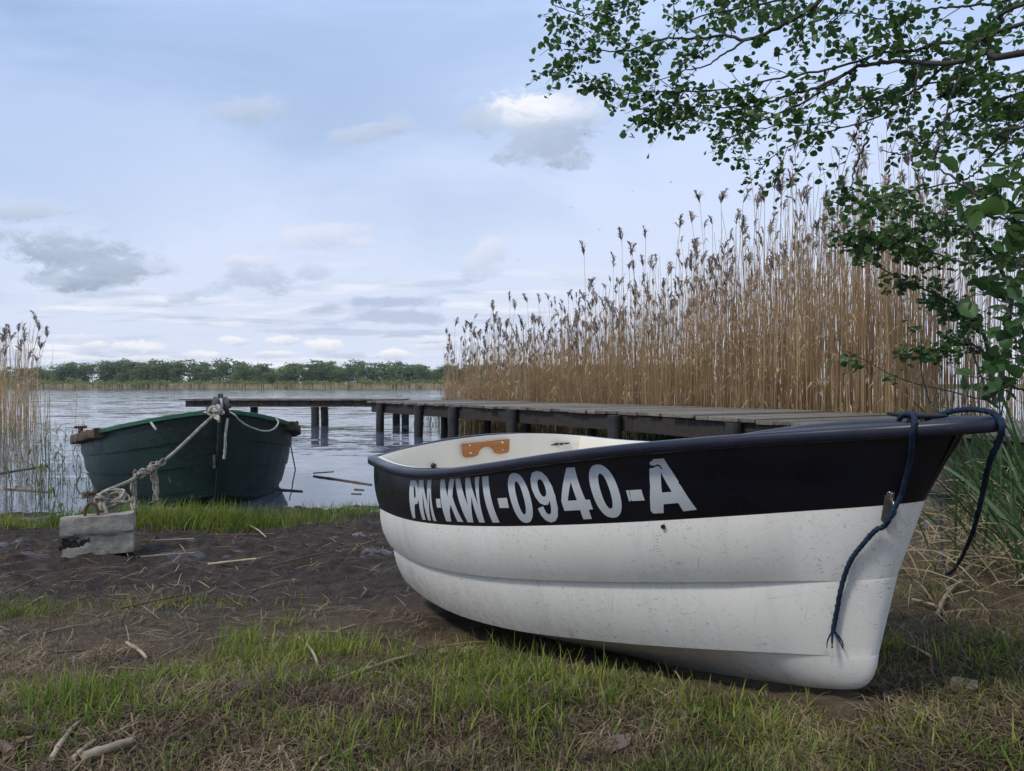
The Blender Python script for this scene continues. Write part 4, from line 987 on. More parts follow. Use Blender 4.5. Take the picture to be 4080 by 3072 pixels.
# ================================================================== GROUND COVER
def blades(x, y, z, H, wd, lean, seg=4, r=rng, az=None, curl=1.6, zs=1.):
    n = len(x); az = r.uniform(0, 6.28, n) if az is None else az; f = np.linspace(0, 1, seg)
    q = np.clip(lean, 0, 1.4)[:, None] * f ** curl * H[:, None]
    zz_ = zs * H[:, None] * f * np.sqrt(np.clip(1 - (np.clip(lean, 0, .97)[:, None] * f ** .8) ** 2, .02, 1))
    P = np.stack([x[:, None] + np.cos(az)[:, None] * q, y[:, None] + np.sin(az)[:, None] * q, z[:, None] + zz_], -1)
    sa = az + 1.5708 + r.normal(0, .5, n); sd = np.stack([np.cos(sa), np.sin(sa), 0 * sa], -1)
    ww = wd[:, None] * np.array([.8, 1, .8, .5, .3])[:seg - 1] if seg <= 6 else wd[:, None] * np.interp(np.linspace(0, 1, seg - 1), [0, .3, 1], [.7, 1, .35])
    A = P[:, :-1] - ww[..., None] * sd[:, None]; B = P[:, :-1] + ww[..., None] * sd[:, None]
    V = np.concatenate([np.stack([A, B], 2).reshape(n, -1, 3), P[:, -1:]], 1); k = V.shape[1]; o = np.arange(n)[:, None] * k
    Fs = [o + np.array([[2 * i, 2 * i + 1, 2 * i + 3, 2 * i + 2]]) for i in range(seg - 2)]
    return V.reshape(-1, 3), [np.concatenate(Fs), o + np.array([[k - 3, k - 2, k - 1]])]
def ys_(x, y): return y - shift(x, y)
def frustum(n, r, d0=1.2, d1=7.0, mx=.85):
    """positions spread evenly over the picture's ground: denser near by"""
    d = 1 / np.sqrt(r.uniform(1 / d1 ** 2, 1 / d0 ** 2, n)); return r.uniform(-mx, mx, n) * d, d
def underboat(x, y):
    a = (x - PX0) * es[0] + (y - PY0) * es[1]; b = (x - PX0) * nn[0] + (y - PY0) * nn[1]
    return (a > -.05) & (a < 2.2) & (np.abs(b) < .36 * np.clip((2.3 - a) / 1.1, .0, 1) ** .8)
m_grass = foliage('grass', [(.035, .045, .012), (.07, .10, .022), (.15, .185, .038), (.27, .27, .075), (.33, .25, .12)], 2.3, .5, .35)
m_dead = foliage('dead_grass', [(.032, .022, .014), (.085, .058, .033), (.19, .135, .076), (.40, .31, .19)], 4., .8, .1)
r = np.random.default_rng(31)
def gdens(x, y):
    px = 2040 + x / y * 3000
    q = ys_(x, y)
    d = np.clip(fbm(x, y, 2.1, 3) * 5. + .06, 0, 1)                  # tufts
    right = np.clip((px - 1150) / 700, 0, 1) * np.clip((3.0 - y) / .7, 0, 1)
    d = np.maximum(d * .85, right * np.clip(.16 + fbm(x + 5, y, 3.4, 3) * 3.6, .10, 1) * np.clip((3500 - px) / 500, .45, 1))
    d *= np.clip((3.75 - q) / .9, 0, 1) * np.clip((4.2 - y) / .8, .0, 1) if False else np.clip((3.7 - q + fbm(x, y, 1.2, 2) * 1.2) / .7, 0, 1)
    d *= 1 - .72 * np.clip((1350 - px) / 500, 0, 1)
    return d
x, y = frustum(215000, r, 1.05, 6.0, 1.25)
keep = (r.random(len(x)) < gdens(x, y)) & ~underboat(x, y); x, y = x[keep], y[keep]; n = len(x)
dn = gdens(x, y)
H = (.016 + .050 * r.random(n) ** 1.9) * (.55 + .65 * dn)
v, f = blades(x, y, zg(x, y) - .004, H, r.uniform(.0010, .0022, n), r.uniform(.15, 1.1, n), 4, r)
tag(link('grass', npmesh('grass', v, f), m_grass), 'patchy short green grass growing through the mud and litter', 'grass', kind='stuff')
# longer tufts: beside the boat, under the green boat, along the water
def tuft(xc, yc, sx, sy, n, h0, h1, wd=(.0012, .0026), lean=(.1, .8)):
    x = xc + r.normal(0, sx, n); y = yc + r.normal(0, sy, n)
    return x, y, r.uniform(h0, h1, n), r.uniform(*wd, n), r.uniform(*lean, n)
L_ = []
for (px, py, d_, sx, sy, n, h0, h1) in ((1900, 2560, 2.22, .08, .06, 120, .04, .14), (2080, 2620, 2.05, .11, .06, 170, .04, .12), (2300, 2730, 1.9, .14, .06, 170, .03, .09), (1990, 2900, 1.62, .08, .06, 200, .04, .12), (2600, 2800, 1.75, .15, .07, 140, .03, .09),
        (1330, 2480, 2.55, .10, .08, 420, .04, .11), (1010, 2560, 2.4, .08, .06, 260, .04, .10), (990, 2440, 2.7, .05, .05, 140, .04, .11), (250, 2870, 1.75, .10, .07, 330, .04, .10), (350, 2960, 1.6, .07, .05, 200, .04, .10), (780, 2740, 2.0, .12, .06, 260, .03, .08), (80, 2310, 3.25, .12, .08, 260, .04, .09), (700, 2270, 3.4, .25, .05, 200, .03, .08),
        (1560, 2680, 1.95, .14, .06, 300, .03, .08), (2900, 2950, 1.55, .15, .06, 240, .03, .09), (1400, 3010, 1.48, .1, .04, 180, .03, .08), (3950, 2750, 1.85, .2, .1, 260, .03, .08)):
    L_.append(tuft(*at(px, py, d_)[:2], sx, sy, n, h0, h1))
for k in range(110):
    fx, fy = frustum(1, r, 1.25, 4.2, .8); X_, Y_ = float(fx[0]), float(fy[0])
    if ys_(X_, Y_) > 3.7 or underboat(np.array(X_), np.array(Y_)) or fbm(X_, Y_, 1.3, 2) < -.12: continue
    L_.append(tuft(X_, Y_, r.uniform(.02, .07), r.uniform(.02, .06), int(r.uniform(20, 110)), .025, r.uniform(.05, .10), (.0010, .0024), (.2, 1.1)))
L_.append(tuft(-2.45, 5.55, .40, .14, 1900, .05, .21, (.0014, .0030), (.1, .85)))
L_.append(tuft(-2.75, 5.45, .30, .12, 900, .06, .19, (.0014, .0030), (.1, .9)))
L_.append(tuft(-2.05, 5.5, .24, .13, 900, .06, .22, (.0014, .0030), (.2, .95)))
L_.append(tuft(-3.55, 5.35, .45, .12, 800, .05, .15, (.0016, .003), (.3, 1.)))
L_.append(tuft(-1.45, 5.7, .16, .14, 320, .05, .16, (.0014, .0028), (.1, .7)))
L_.append(tuft(-1.12, 6.1, .28, .12, 520, .05, .13, (.0014, .0028), (.2, .9)))
x, y, H, wd, le = [np.concatenate([q[i] for q in L_]) for i in range(5)]
v, f = blades(x, y, zg(x, y) - .006, H, wd, le, 5, r)
m_tuft = foliage('tuft_grass', [(.05, .09, .012), (.125, .185, .024), (.24, .29, .045), (.37, .39, .085)], 2.5, .5, .4)
tag(link('grass_tufts', npmesh('grass_tufts', v, f), m_tuft), 'longer fresh green grass tufts by the boats and the water edge', 'grass', kind='stuff')
# matted dead grass and litter
x, y = frustum(88000, r, 1.05, 6.5, 1.25); q = ys_(x, y)
keep = (r.random(len(x)) < np.clip(.62 + fbm(x + 2, y + 4, 1.4, 3) * 1.6, .08, 1) * np.clip((5.6 - q) / 1.6, .40, 1)) & ~underboat(x, y); x, y = x[keep], y[keep]; n = len(x)
v, f = blades(x, y, zg(x, y) + r.uniform(.001, .010, n), r.uniform(.02, .085, n), r.uniform(.0008, .0022, n), r.uniform(.86, 1.3, n), 4, r, curl=.9, zs=.55)
tag(link('dead_grass_litter', npmesh('dead_grass_litter', v, f), m_dead), 'matted brown dead grass and plant litter on the mud', 'litter', kind='stuff')
x, y = frustum(50000, r, 1.05, 4.8, 1.25); keep = (r.random(len(x)) < np.clip(.38 + fbm(x + 8, y + 1, 1.9, 3) * 2.4, 0, 1)) & ~underboat(x, y); x, y = x[keep], y[keep]; n = len(x)
v, f = blades(x, y, zg(x, y) - .003, r.uniform(.02, .06, n), r.uniform(.0008, .0018, n), r.uniform(.2, .95, n), 4, r)
tag(link('dry_grass', npmesh('dry_grass', v, f), m_dead), 'dry standing grass stems between the green tufts', 'grass', kind='stuff')

n = 900; x = r.uniform(-3.6, .2, n); y = r.uniform(2.2, 5.6, n); k_ = ~underboat(x, y); x, y = x[k_], y[k_]; n = len(x)
v, f = blades(x, y, zg(x, y) + .006, r.uniform(.05, .20, n), r.uniform(.0014, .0034, n), r.uniform(1.02, 1.35, n), 4, r, curl=1., zs=.18)
tag(link('straw_bits', npmesh('straw_bits', v, f), foliage('straw_bits', [(.10, .06, .035), (.22, .15, .085), (.42, .33, .20)], 5, .7, .05)), 'washed-up bits of straw and twig strewn over the mud', 'litter', kind='stuff')
# reed straws and twigs one could pick up
m_straw = simple('pale_straw', (.20, .145, .085), (.46, .37, .25), 9, .7, .0008, 60)
m_twig = simple('red_brown_straw', (.07, .04, .025), (.19, .115, .07), 9, .7, .0008, 60)
def straw(a, b, rad, mat, label, group, bend=.02, cat='reed straw', lift=.024, water=False):
    a, b = np.asarray(a, float), np.asarray(b, float); L = np.linalg.norm(b - a); c = (a + b) / 2
    f = np.linspace(0, 1, 12); P = a + (b - a) * f[:, None]; s = np.array([-(b - a)[1], (b - a)[0]]) / L
    P = P + s * (np.sin(f * 3.14) * bend * L + r.normal(0, .0006, 12))[:, None]
    z = np.zeros(12) + .004 if water else np.linspace(zg(*a), zg(*b), 12) + .55 * max(0., float((zg(P[:, 0], P[:, 1]) - np.linspace(zg(*a), zg(*b), 12)).max())) + rad + lift * (.4 + .4 * r.random())
    cz = float(z.mean()); mb = MB()
    rr = rad * np.where(np.isin(np.arange(12), [3, 8]), 1.18, 1.) * np.linspace(1, .8, 12)
    mb.tube(np.stack([P[:, 0] - c[0], P[:, 1] - c[1], z - cz], -1), rr, 8)
    o = autosmooth(mb.build('reed_straw', mat, None, True), 45); o.location = (*c, cz); return tag(o, label, cat, group)
def gpx(px, py):
    """ground point the photograph shows at px, py"""
    k = (py - 1536) / 3000; d = np.linspace(1.1, 9, 3000); xx = (px - 2040) / 3000 * d
    i = np.argmax(zsmooth(xx, d) > CAMZ - k * d); return np.array([xx[i], d[i]])
for (a, b, rad, mt, lb) in [
    ((1330, 2755), (1640, 2660), .0075, 0, 'thick pale straw lying in the grass, slanting up to the right below the white boat'),
    ((335, 3065), (525, 3015), .009, 0, 'thick tan straw stub at the bottom edge of the picture, left'),
    ((455, 2265), (0, 0), 0, 0, ''),
    ((965, 2080), (1060, 2165), .006, 0, 'pale straw lying steeply down to the right on the dark mud'),
    ((830, 2250), (1022, 2268), .0065, 0, 'pale straw with a cut white end on the edge of the mud'),
    ((1090, 2262), (1335, 2208), .005, 1, 'long thin brown straw slanting up towards the white boat'),
    ((560, 2236), (775, 2218), .005, 0, 'straight thin straw on the mud right of the concrete block'),
    ((615, 2167), (775, 2164), .005, 0, 'short level straw on the mud, nearest to the grass under the green boat'),
    ((480, 2450), (760, 2388), .0045, 1, 'long thin brown straw across the matted litter, left of centre'),
    ((505, 2605), (585, 2660), .006, 0, 'short pale straw pointing down right in the brown litter'),
    ((425, 2692), (620, 2704), .005, 1, 'grey flat straw beside the small puddle'),
    ((1180, 2560), (1270, 2710), .0045, 0, 'thin pale straw standing out of the green patch, slanting steeply'),
    ((1345, 2552), (1415, 2525), .007, 0, 'short thick tan stub in the grass near the white boat'),
    ((205, 3050), (310, 2920), .0055, 0, 'pale straw leaning up to the right at the bottom left'),
    ((290, 3060), (380, 2990), .005, 0, 'second pale straw at the bottom left, nearer to the tan stub'),
    ((215, 2650), (340, 2640), .004, 1, 'thin red-brown straw by the tuft at the left'),
    ((3640, 2425), (3740, 2450), .006, 0, 'short yellow straw at the foot of the white bow'),
    ((3735, 2490), (3830, 2330), .0065, 0, 'pale straw leaning up beside the white bow'),
    ((3630, 2605), (3710, 2650), .005, 0, 'small pale straw in the grass right of the bow'),
    ((1095, 2140), (830, 2149), .0045, 1, 'thin dark straw across the mud, centre'),
    ((140, 2330), (20, 2400), .0045, 1, 'brown straw in the grass at the left edge'),
    ((0, 2990), (45, 3020), .010, 1, 'red-brown broken stick end at the left edge'),
    ((3420, 2390), (3300, 2420), 0, 0, '')]:
    if rad: straw(gpx(*a), gpx(*b), rad, m_straw if mt == 0 else m_twig, lb, 'reed straws on the ground')
def wpx(px, py): d = CAMZ * 3000 / (py - 1536); return np.array([(px - 2040) / 3000 * d, d])
for (a, b, rad, lb) in [((1250, 1899), (1480, 1933), .014, 'red-brown reed stalk floating left of the white boat'), ((1248, 1886), (1330, 1880), .006, 'small dark stalk floating above the red-brown one'),
    ((1105, 1953), (1205, 1959), .013, 'dark stalk floating at the right of the green boat'), ((1412, 1951), (1450, 1954), .009, 'short dark stalk floating by the grass near the white stern'),
    ((-40, 1895), (190, 1858), .016, 'brown reed stalk floating at the left edge'), ((20, 1950), (200, 1962), .013, 'second brown stalk floating at the left edge, nearer the shore'), ((330, 1975), (400, 1968), .03, 'dark broken board floating beside the green boat'), ((1440, 1970), (1400, 1968), .007, 'small brown stalk at the water edge by the white stern')]:
    straw(wpx(*a), wpx(*b), rad, m_twig, lb, 'stalks floating on the lake', .01, 'floating stalk', water=True)
mb = MB(); mb.tube([at(1152, 1742, 9.2), at(1165, 1810, 9.35), at(1178, 1876, 9.5)], [.007, .008, .008], 7); tag(mb.build('thin_rod', m_twig, None, True), 'thin dark rod standing slanted in the water right of the green boat', 'rod')
# dead leaves
def leaf_obj(px, py, s, col, lb, rz):
    m = simple('dead_leaf', tuple(q * .6 for q in col), col, 20, .8, .001, 80)
    V = []; F = []
    for i, (u_, w_) in enumerate(((0, 0), (.2, .26), (.45, .40), (.7, .32), (1, 0))):
        V += [(u_, -w_, .10 * w_ + .06 * math.sin(u_ * 5)), (u_, 0, .05 * math.sin(u_ * 6)), (u_, w_, .22 * w_ + .05 * math.sin(u_ * 4 + 1))]
    for i in range(4):
        for k in range(2): F.append((3 * i + k, 3 * i + 3 + k, 3 * i + 4 + k, 3 * i + 1 + k))
    me = npmesh('dead_leaf', np.array(V) * s, np.array(F)); o = link('dead_leaf', me, m); p = gpx(px, py)
    o.location = (*p, float(zg(*p)) + .012); o.rotation_euler = (r.normal(0, .3), r.uniform(-.5, .1), rz); return tag(o, lb, 'leaf', 'dead leaves on the grass')
for q in [(1975, 2690, .075, (.16, .11, .10), 'large curled purple-brown leaf standing in the grass below the white hull', 1.5), (1745, 2610, .045, (.30, .21, .13), 'small tan leaf in the grass by the white hull', .4),
    (1840, 2620, .05, (.34, .25, .17), 'pale tan leaf beside the longer grass by the white hull', .8), (2160, 2670, .05, (.16, .12, .09), 'brown leaf at the edge of the boat shadow', 1.4), (2420, 2990, .06, (.17, .12, .10), 'crumpled brown leaf at the bottom, left of the round green leaf', .5),
    (2690, 2870, .03, (.26, .20, .18), 'small grey-pink leaf touching the round green leaf', .2), (2730, 2865, .045, (.12, .20, .05), 'single round green leaf lying in the grass', .3), (3390, 2930, .06, (.22, .17, .14), 'pale crumpled leaf at the bottom right, nearest the boat', .9),
    (3790, 2770, .07, (.22, .17, .13), 'large grey-brown leaf in the grass right of the bow', .2), (2280, 2900, .06, (.27, .21, .17), 'pale leaf flake in the grass at the bottom centre', 2.), (2100, 2900, .05, (.30, .24, .17), 'light tan curled leaf left of the pale flake', 1.2), (945, 2790, .05, (.12, .08, .06), 'dark leaf on the mud at bottom left', 1.), (20, 2975, .05, (.25, .13, .06), 'orange-brown leaf at the left edge', .4)]: leaf_obj(*q)
# leaf crumbs on the dinghy's corner step
for k, (s_, b_2) in enumerate(((.125, .44), (.15, .425), (.10, .42))):
    me = bpy.data.objects['dead_leaf'].data; o = link('dead_leaf', me); p = dw(s_, b_2, -.341); o.location = p; o.scale = (.45, .5, .6); o.rotation_euler = (0, 0, k * 1.7)
    tag(o, 'dry brown leaf crumb on the cream corner step inside the white dinghy', 'leaf', 'leaf crumbs in the dinghy')

# ================================================================== RIGHT BANK: sedge, sapling, shrub
def long_blades(base, tips, wd, r, n_seg=9):
    """arched grass leaves from base points to tip points"""
    n = len(base); f = np.linspace(0, 1, n_seg)[None, :, None]
    mid = base * .45 + tips * .55 + np.stack([0 * wd, 0 * wd, .45 * np.linalg.norm(tips - base, axis=1) * r.uniform(.35, .8, n)], -1)
    P = base[:, None] * (1 - f) ** 2 + mid[:, None] * 2 * f * (1 - f) + tips[:, None] * f * f
    d = tips - base; sd = np.cross(d, np.array([0, 0, 1.]) + r.normal(0, .35, (n, 3))); sd /= np.linalg.norm(sd, axis=1)[:, None] + 1e-9
    ww = wd[:, None] * np.interp(np.linspace(0, 1, n_seg), [0, .35, .8, 1], [.6, 1, .55, .04])
    V = np.stack([P - sd[:, None] * ww[..., None], P + np.array([0, 0, -1]) * ww[..., None] * .35, P + sd[:, None] * ww[..., None]], 2).reshape(-1, 3)
    o = (np.arange(n) * n_seg * 3)[:, None, None, None] + (np.arange(n_seg - 1) * 3)[None, :, None, None] + np.arange(2)[None, None, :, None]
    F = (o + np.array([0, 1, 4, 3])).reshape(-1, 4); return V, F
m_sedge = foliage('sedge', [(.025, .055, .022), (.05, .10, .035), (.085, .15, .05), (.12, .19, .07)], 3, .45, .3)
m_sedged = foliage('dry_sedge', [(.17, .12, .065), (.33, .26, .15), (.52, .44, .29)], 3, .7, .2)
r = np.random.default_rng(44)
SED = [(4060, 3.1, 30, 1.15), (3960, 3.6, 30, 1.1), (4150, 2.6, 26, 1.0), (3880, 4.3, 26, 1.0), (4020, 4.6, 30, 1.15), (3830, 5.4, 24, .95), (4200, 3.4, 30, 1.2), (3930, 2.95, 16, .7), (4140, 4.0, 26, 1.1)]
for k, (px, d_, n, H) in enumerate(SED):
    X = (px - 2040) / 3000 * d_; z = float(zsmooth(X, d_)); root = empty('sedge_clump', (X, d_, z), ['tall green sedge clump by the bow, its long blades arching over the jetty edge', 'tangled green sedge clump with straw-dry blades on the right bank'][k % 2], 'sedge', 'sedge clumps on the right bank')
    a = r.uniform(0, 6.28, n); L = H * r.uniform(.5, 1.05, n); sp = r.uniform(.10, .65, n)
    tips = np.stack([np.cos(a) * sp * L - .14 * L, np.sin(a) * sp * L * .7, L * np.sqrt(np.clip(1 - sp ** 2, .1, 1)) * r.uniform(.55, 1, n)], -1)
    base = np.stack([r.normal(0, .07, n), r.normal(0, .07, n), 0 * a - .02], -1)
    tips[:, 2] *= .8; V, F = long_blades(base, tips, r.uniform(.0035, .0075, n), r); o = link('blades', npmesh('blades', V, F), m_sedge, root)
    n2 = int(n * 1.1); a = r.uniform(0, 6.28, n2); L = H * r.uniform(.3, .95, n2)
    tips = np.stack([np.cos(a) * L * .8 - .12, np.sin(a) * L * .6, L * r.uniform(-.02, .45, n2)], -1); base = np.stack([r.normal(0, .09, n2), r.normal(0, .09, n2), 0 * a], -1)
    V, F = long_blades(base, tips, r.uniform(.002, .0055, n2), r); link('dry_blades', npmesh('dry_blades', V, F), m_sedged, root)
# bank of green sedge seen under the jetty, straw heap at its foot
for k in range(9):
    px, d_ = r.uniform(2490, 2900), r.uniform(9.6, 11.2); X = (px - 2040) / 3000 * d_; n = 60
    base = np.stack([r.normal(0, .22, n), r.normal(0, .18, n), np.zeros(n) - .1], -1); a = r.uniform(0, 6.28, n); L = r.uniform(.3, .62, n); tips = base + np.stack([np.cos(a) * L * .4, np.sin(a) * L * .3, L], -1)
    V, F = long_blades(base, tips, r.uniform(.006, .012, n), r, 6); o = link('water_sedge', npmesh('water_sedge', V, F), m_sedge); o.location = (X, d_, max(0., float(zsmooth(X, d_))))
    tag(o, 'dark green sedge clump in the shade under the jetty', 'sedge', 'sedge under the jetty')
n = 340; px = r.uniform(3620, 4300, n); d_ = r.uniform(2.2, 5.6, n); X = (px - 2040) / 3000 * d_; base = np.stack([X, d_, zsmooth(X, d_) + r.uniform(.0, .05, n)], -1); a = r.uniform(0, 6.28, n); L = r.uniform(.08, .38, n)
tips = base + np.stack([np.cos(a) * L, np.sin(a) * L, r.uniform(-.01, .10, n)], -1)
V, F = long_blades(base, tips, r.uniform(.0018, .005, n), r, 6); tag(link('straw_litter', npmesh('straw_litter', V, F), m_sedged), 'loose straw and dry sedge lying on the right bank', 'litter', kind='stuff')

m_leaf = foliage('alder_leaves', [(.035, .080, .024), (.062, .135, .034), (.105, .195, .05), (.17, .26, .075)], 1.1, .42, .52, rnd=1.3)
m_bark = simple('alder_bark', (.028, .024, .022), (.085, .075, .068), 14, .85, .004, 60)
def leaves(pos, size, r, droop=.5):
    """rounded alder leaves, folded along the midrib"""
    n = len(pos); a = r.uniform(0, 6.28, n); el = r.normal(-.25, .5, n)
    ax = np.stack([np.cos(a) * np.cos(el), np.sin(a) * np.cos(el), np.sin(el)], -1)
    up = np.array([0, 0, 1.]) + r.normal(0, .55, (n, 3)); sd = np.cross(ax, up); sd /= np.linalg.norm(sd, axis=1)[:, None]; nm = np.cross(sd, ax)
    out = [(0, 0, 0), (.30, .36, .10), (.62, .44, .12), (.90, .26, .06), (1.0, 0, -.04), (.90, -.26, .06), (.62, -.44, .12), (.30, -.36, .10), (.5, 0, -.02)]
    V = np.stack([pos + size[:, None] * (u_ * ax + w_ * sd + (h_ - .10 * u_ * u_) * nm) for u_, w_, h_ in out], 1).reshape(-1, 3); o = np.arange(n)[:, None] * 9
    F = np.concatenate([o + np.array([[0, 1, 2, 8]]), o + np.array([[8, 2, 3, 4]]), o + np.array([[8, 4, 5, 6]]), o + np.array([[0, 8, 6, 7]])]); return V, F
class Plant:
    def __init__(s, seed): s.r = np.random.default_rng(seed); s.wood = MB(); s.p = []; s.z = []
    def limb(s, pts, r0, r1, n=None):
        n = n or len(pts) * 6; P = crv(pts, n); P[1:-1] += s.r.normal(0, .004, (n - 2, 3)); s.wood.tube(P, np.linspace(r0, r1, n), 9 if r0 > .012 else 6); return P
    def twigs(s, P, per_m, L, droop, leaf, gap=.035, start=.1, fan=.9, sub=2):
        r = s.r; Ls = np.concatenate([[0], np.cumsum(np.linalg.norm(np.diff(P, axis=0), axis=1))]); tot = Ls[-1]
        for q in np.sort(r.uniform(start, 1., max(1, int(per_m * tot * (1 - start))))):
            i = min(int(np.searchsorted(Ls, q * tot)), len(P) - 2); d = P[i + 1] - P[max(i - 1, 0)]; d /= np.linalg.norm(d)
            k = r.normal(0, 1, 3); k -= d * np.dot(k, d); k /= np.linalg.norm(k); g_ = d * r.uniform(.5, 1.) + k * fan * r.uniform(.5, 1.1) + np.array([0, 0, -droop * r.uniform(.3, 1)]); g_ /= np.linalg.norm(g_)
            s.twig(P[i], g_, L * r.uniform(.5, 1.15) * (1 - .35 * q), droop, leaf, gap, sub)
    def twig(s, p, g_, ln, droop, leaf, gap, sub):
        r = s.r; f = np.linspace(0, 1, 6)[:, None]; W_ = r.normal(0, .10, 3); Q = p + g_ * ln * f + (W_ * ln + np.array([0, 0, -droop * .25 * ln])) * f ** 2
        s.wood.tube(Q, np.linspace(.0016 + .0042 * ln, .0011, 6), 5)
        m = max(2, int(ln / gap)); u_ = r.uniform(.15, 1.02, m); i = np.clip((u_ * 5).astype(int), 0, 4); w_ = (u_ * 5 - i)[:, None]
        s.p.append(Q[i] * (1 - w_) + Q[np.minimum(i + 1, 5)] * w_ + r.normal(0, .022, (m, 3))); s.z.append(leaf * r.uniform(.55, 1.15, m))
        for k in range(sub if ln > .22 else 0):
            j = r.integers(1, 5); d = g_ + r.normal(0, .55, 3); d /= np.linalg.norm(d); s.twig(Q[j], d, ln * r.uniform(.35, .6), droop, leaf, gap, sub - 1)
    def build(s, name, loc, label, cat, mat, bark, group=None, crown='crown', trunk='trunk'):
        o = empty(name, loc, label, cat, group); V, F = leaves(np.concatenate(s.p), np.concatenate(s.z), s.r); loc = np.asarray(loc)
        link(crown, npmesh(crown, V - loc, F), mat, o); s.wood.v = [q - loc for q in s.wood.v]; s.wood.build(trunk, bark, o, True); return o
# the alder whose crown hangs in from the upper right; its trunk stands outside the picture
AT = np.array([4.6, 3.2]); az0 = float(zg(*AT))
pl = Plant(50)
tz = lambda z: np.array([AT[0] + .05 * math.sin(z), AT[1] + .06 * z * .3, z])
pl.limb([tz(az0 - .2), tz(1.2), tz(2.6), tz(4.2), tz(6), tz(8)], .17, .05, 30)
k8 = 1930 / 2212
A_ = lambda pts: [at(2150 + x_ * k8, y_ * k8, d_) for x_, y_, d_ in pts]
MAIN = [
 (4.6, [(1500, -180, 4.4), (1285, 0, 4.5), (1200, 60, 4.6), (1050, 145, 4.7), (945, 178, 4.75), (860, 165, 4.8), (720, 175, 4.9), (560, 180, 5.0), (420, 225, 5.05), (300, 232, 5.1), (110, 225, 5.15)], .030),
 (3.6, [(2300, 225, 3.9), (2050, 235, 4.1), (1900, 285, 4.2), (1750, 285, 4.3), (1600, 280, 4.4), (1450, 310, 4.5), (1280, 395, 4.6), (1150, 430, 4.7), (1000, 480, 4.8), (890, 490, 4.85), (640, 480, 5.0)], .034),
 (3.9, [(2300, 80, 4.0), (2000, 180, 4.2), (1850, 190, 4.3), (1700, 235, 4.4), (1560, 245, 4.5), (1300, 320, 4.6), (1050, 365, 4.8), (850, 410, 4.9), (560, 420, 5.0), (270, 440, 5.1)], .022),
 (3.8, [(2300, -10, 4.2), (2100, 110, 4.4), (1980, 190, 4.5), (1850, 290, 4.6), (1750, 390, 4.7), (1650, 450, 4.8), (1550, 530, 4.9), (1400, 580, 5.0), (1200, 640, 5.1), (1020, 740, 5.2)], .022),
 (2.9, [(2300, 560, 3.7), (2130, 640, 3.9), (2030, 750, 4.0), (1940, 820, 4.1), (1700, 870, 4.2), (1480, 930, 4.3)], .016),
 (4.4, [(2300, -60, 4.6), (2000, 20, 4.7), (1800, 40, 4.8), (1600, 90, 4.9), (1400, 60, 5.0), (1300, 120, 5.1)], .018),
 (4.8, [(1700, -200, 4.9), (1350, -60, 5.0), (1000, 20, 5.1), (800, 60, 5.2), (620, 90, 5.3), (560, 20, 5.4)], .018),
 (4.9, [(1500, -260, 5.0), (1000, -120, 5.2), (600, -50, 5.4), (330, 20, 5.5), (200, 70, 5.6), (60, 20, 5.6)], .018),
 (3.2, [(2300, 400, 4.2), (2150, 440, 4.4), (1950, 480, 4.5), (1800, 590, 4.6), (1690, 700, 4.7), (1560, 690, 4.8)], .015),
 (3.4, [(2300, 300, 4.6), (2100, 330, 4.7), (1900, 360, 4.8), (1600, 420, 4.9), (1450, 500, 5.0), (1300, 560, 5.1), (1050, 580, 5.2), (800, 640, 5.3)], .015),
 (3.0, [(2300, 500, 4.6), (2160, 520, 4.7), (2000, 560, 4.8), (1850, 660, 4.9), (1700, 720, 5.)], .014),
 (2.6, [(2300, 700, 4.), (2200, 760, 4.1), (2060, 900, 4.2), (1900, 980, 4.3), (1620, 960, 4.4)], .012),
]
for zt, pts, r0 in MAIN:
    Q_ = A_(pts); st_ = tz(Q_[0][2] + .25); P = pl.limb([st_] + Q_, r0 * .58, .003, 60)
    i0 = 6; pl.twigs(P[i0:], 16. if pts[-1][0] < 400 else 8.5, .50, .25, .048, .023, .04, 1.0, 2)
# hanging side shoots
for pts in ([(1740, 300, 4.3), (1710, 420, 4.3), (1680, 550, 4.3), (1690, 610, 4.3)], [(1930, 330, 4.2), (1880, 440, 4.2), (1840, 600, 4.2), (1790, 700, 4.2)], [(945, 178, 4.75), (860, 235, 4.8), (770, 295, 4.85), (640, 330, 4.9), (480, 400, 5.)], [(1400, 330, 4.5), (1200, 470, 4.6), (1000, 560, 4.7), (850, 640, 4.7), (800, 620, 4.7)], [(1500, 640, 4.9), (1440, 760, 4.9), (1425, 850, 4.9), (1400, 900, 4.9)]):
    P = pl.limb(A_(pts), .008, .002, 24); pl.twigs(P, 7., .32, .35, .058, .034, .15, 1., 1)
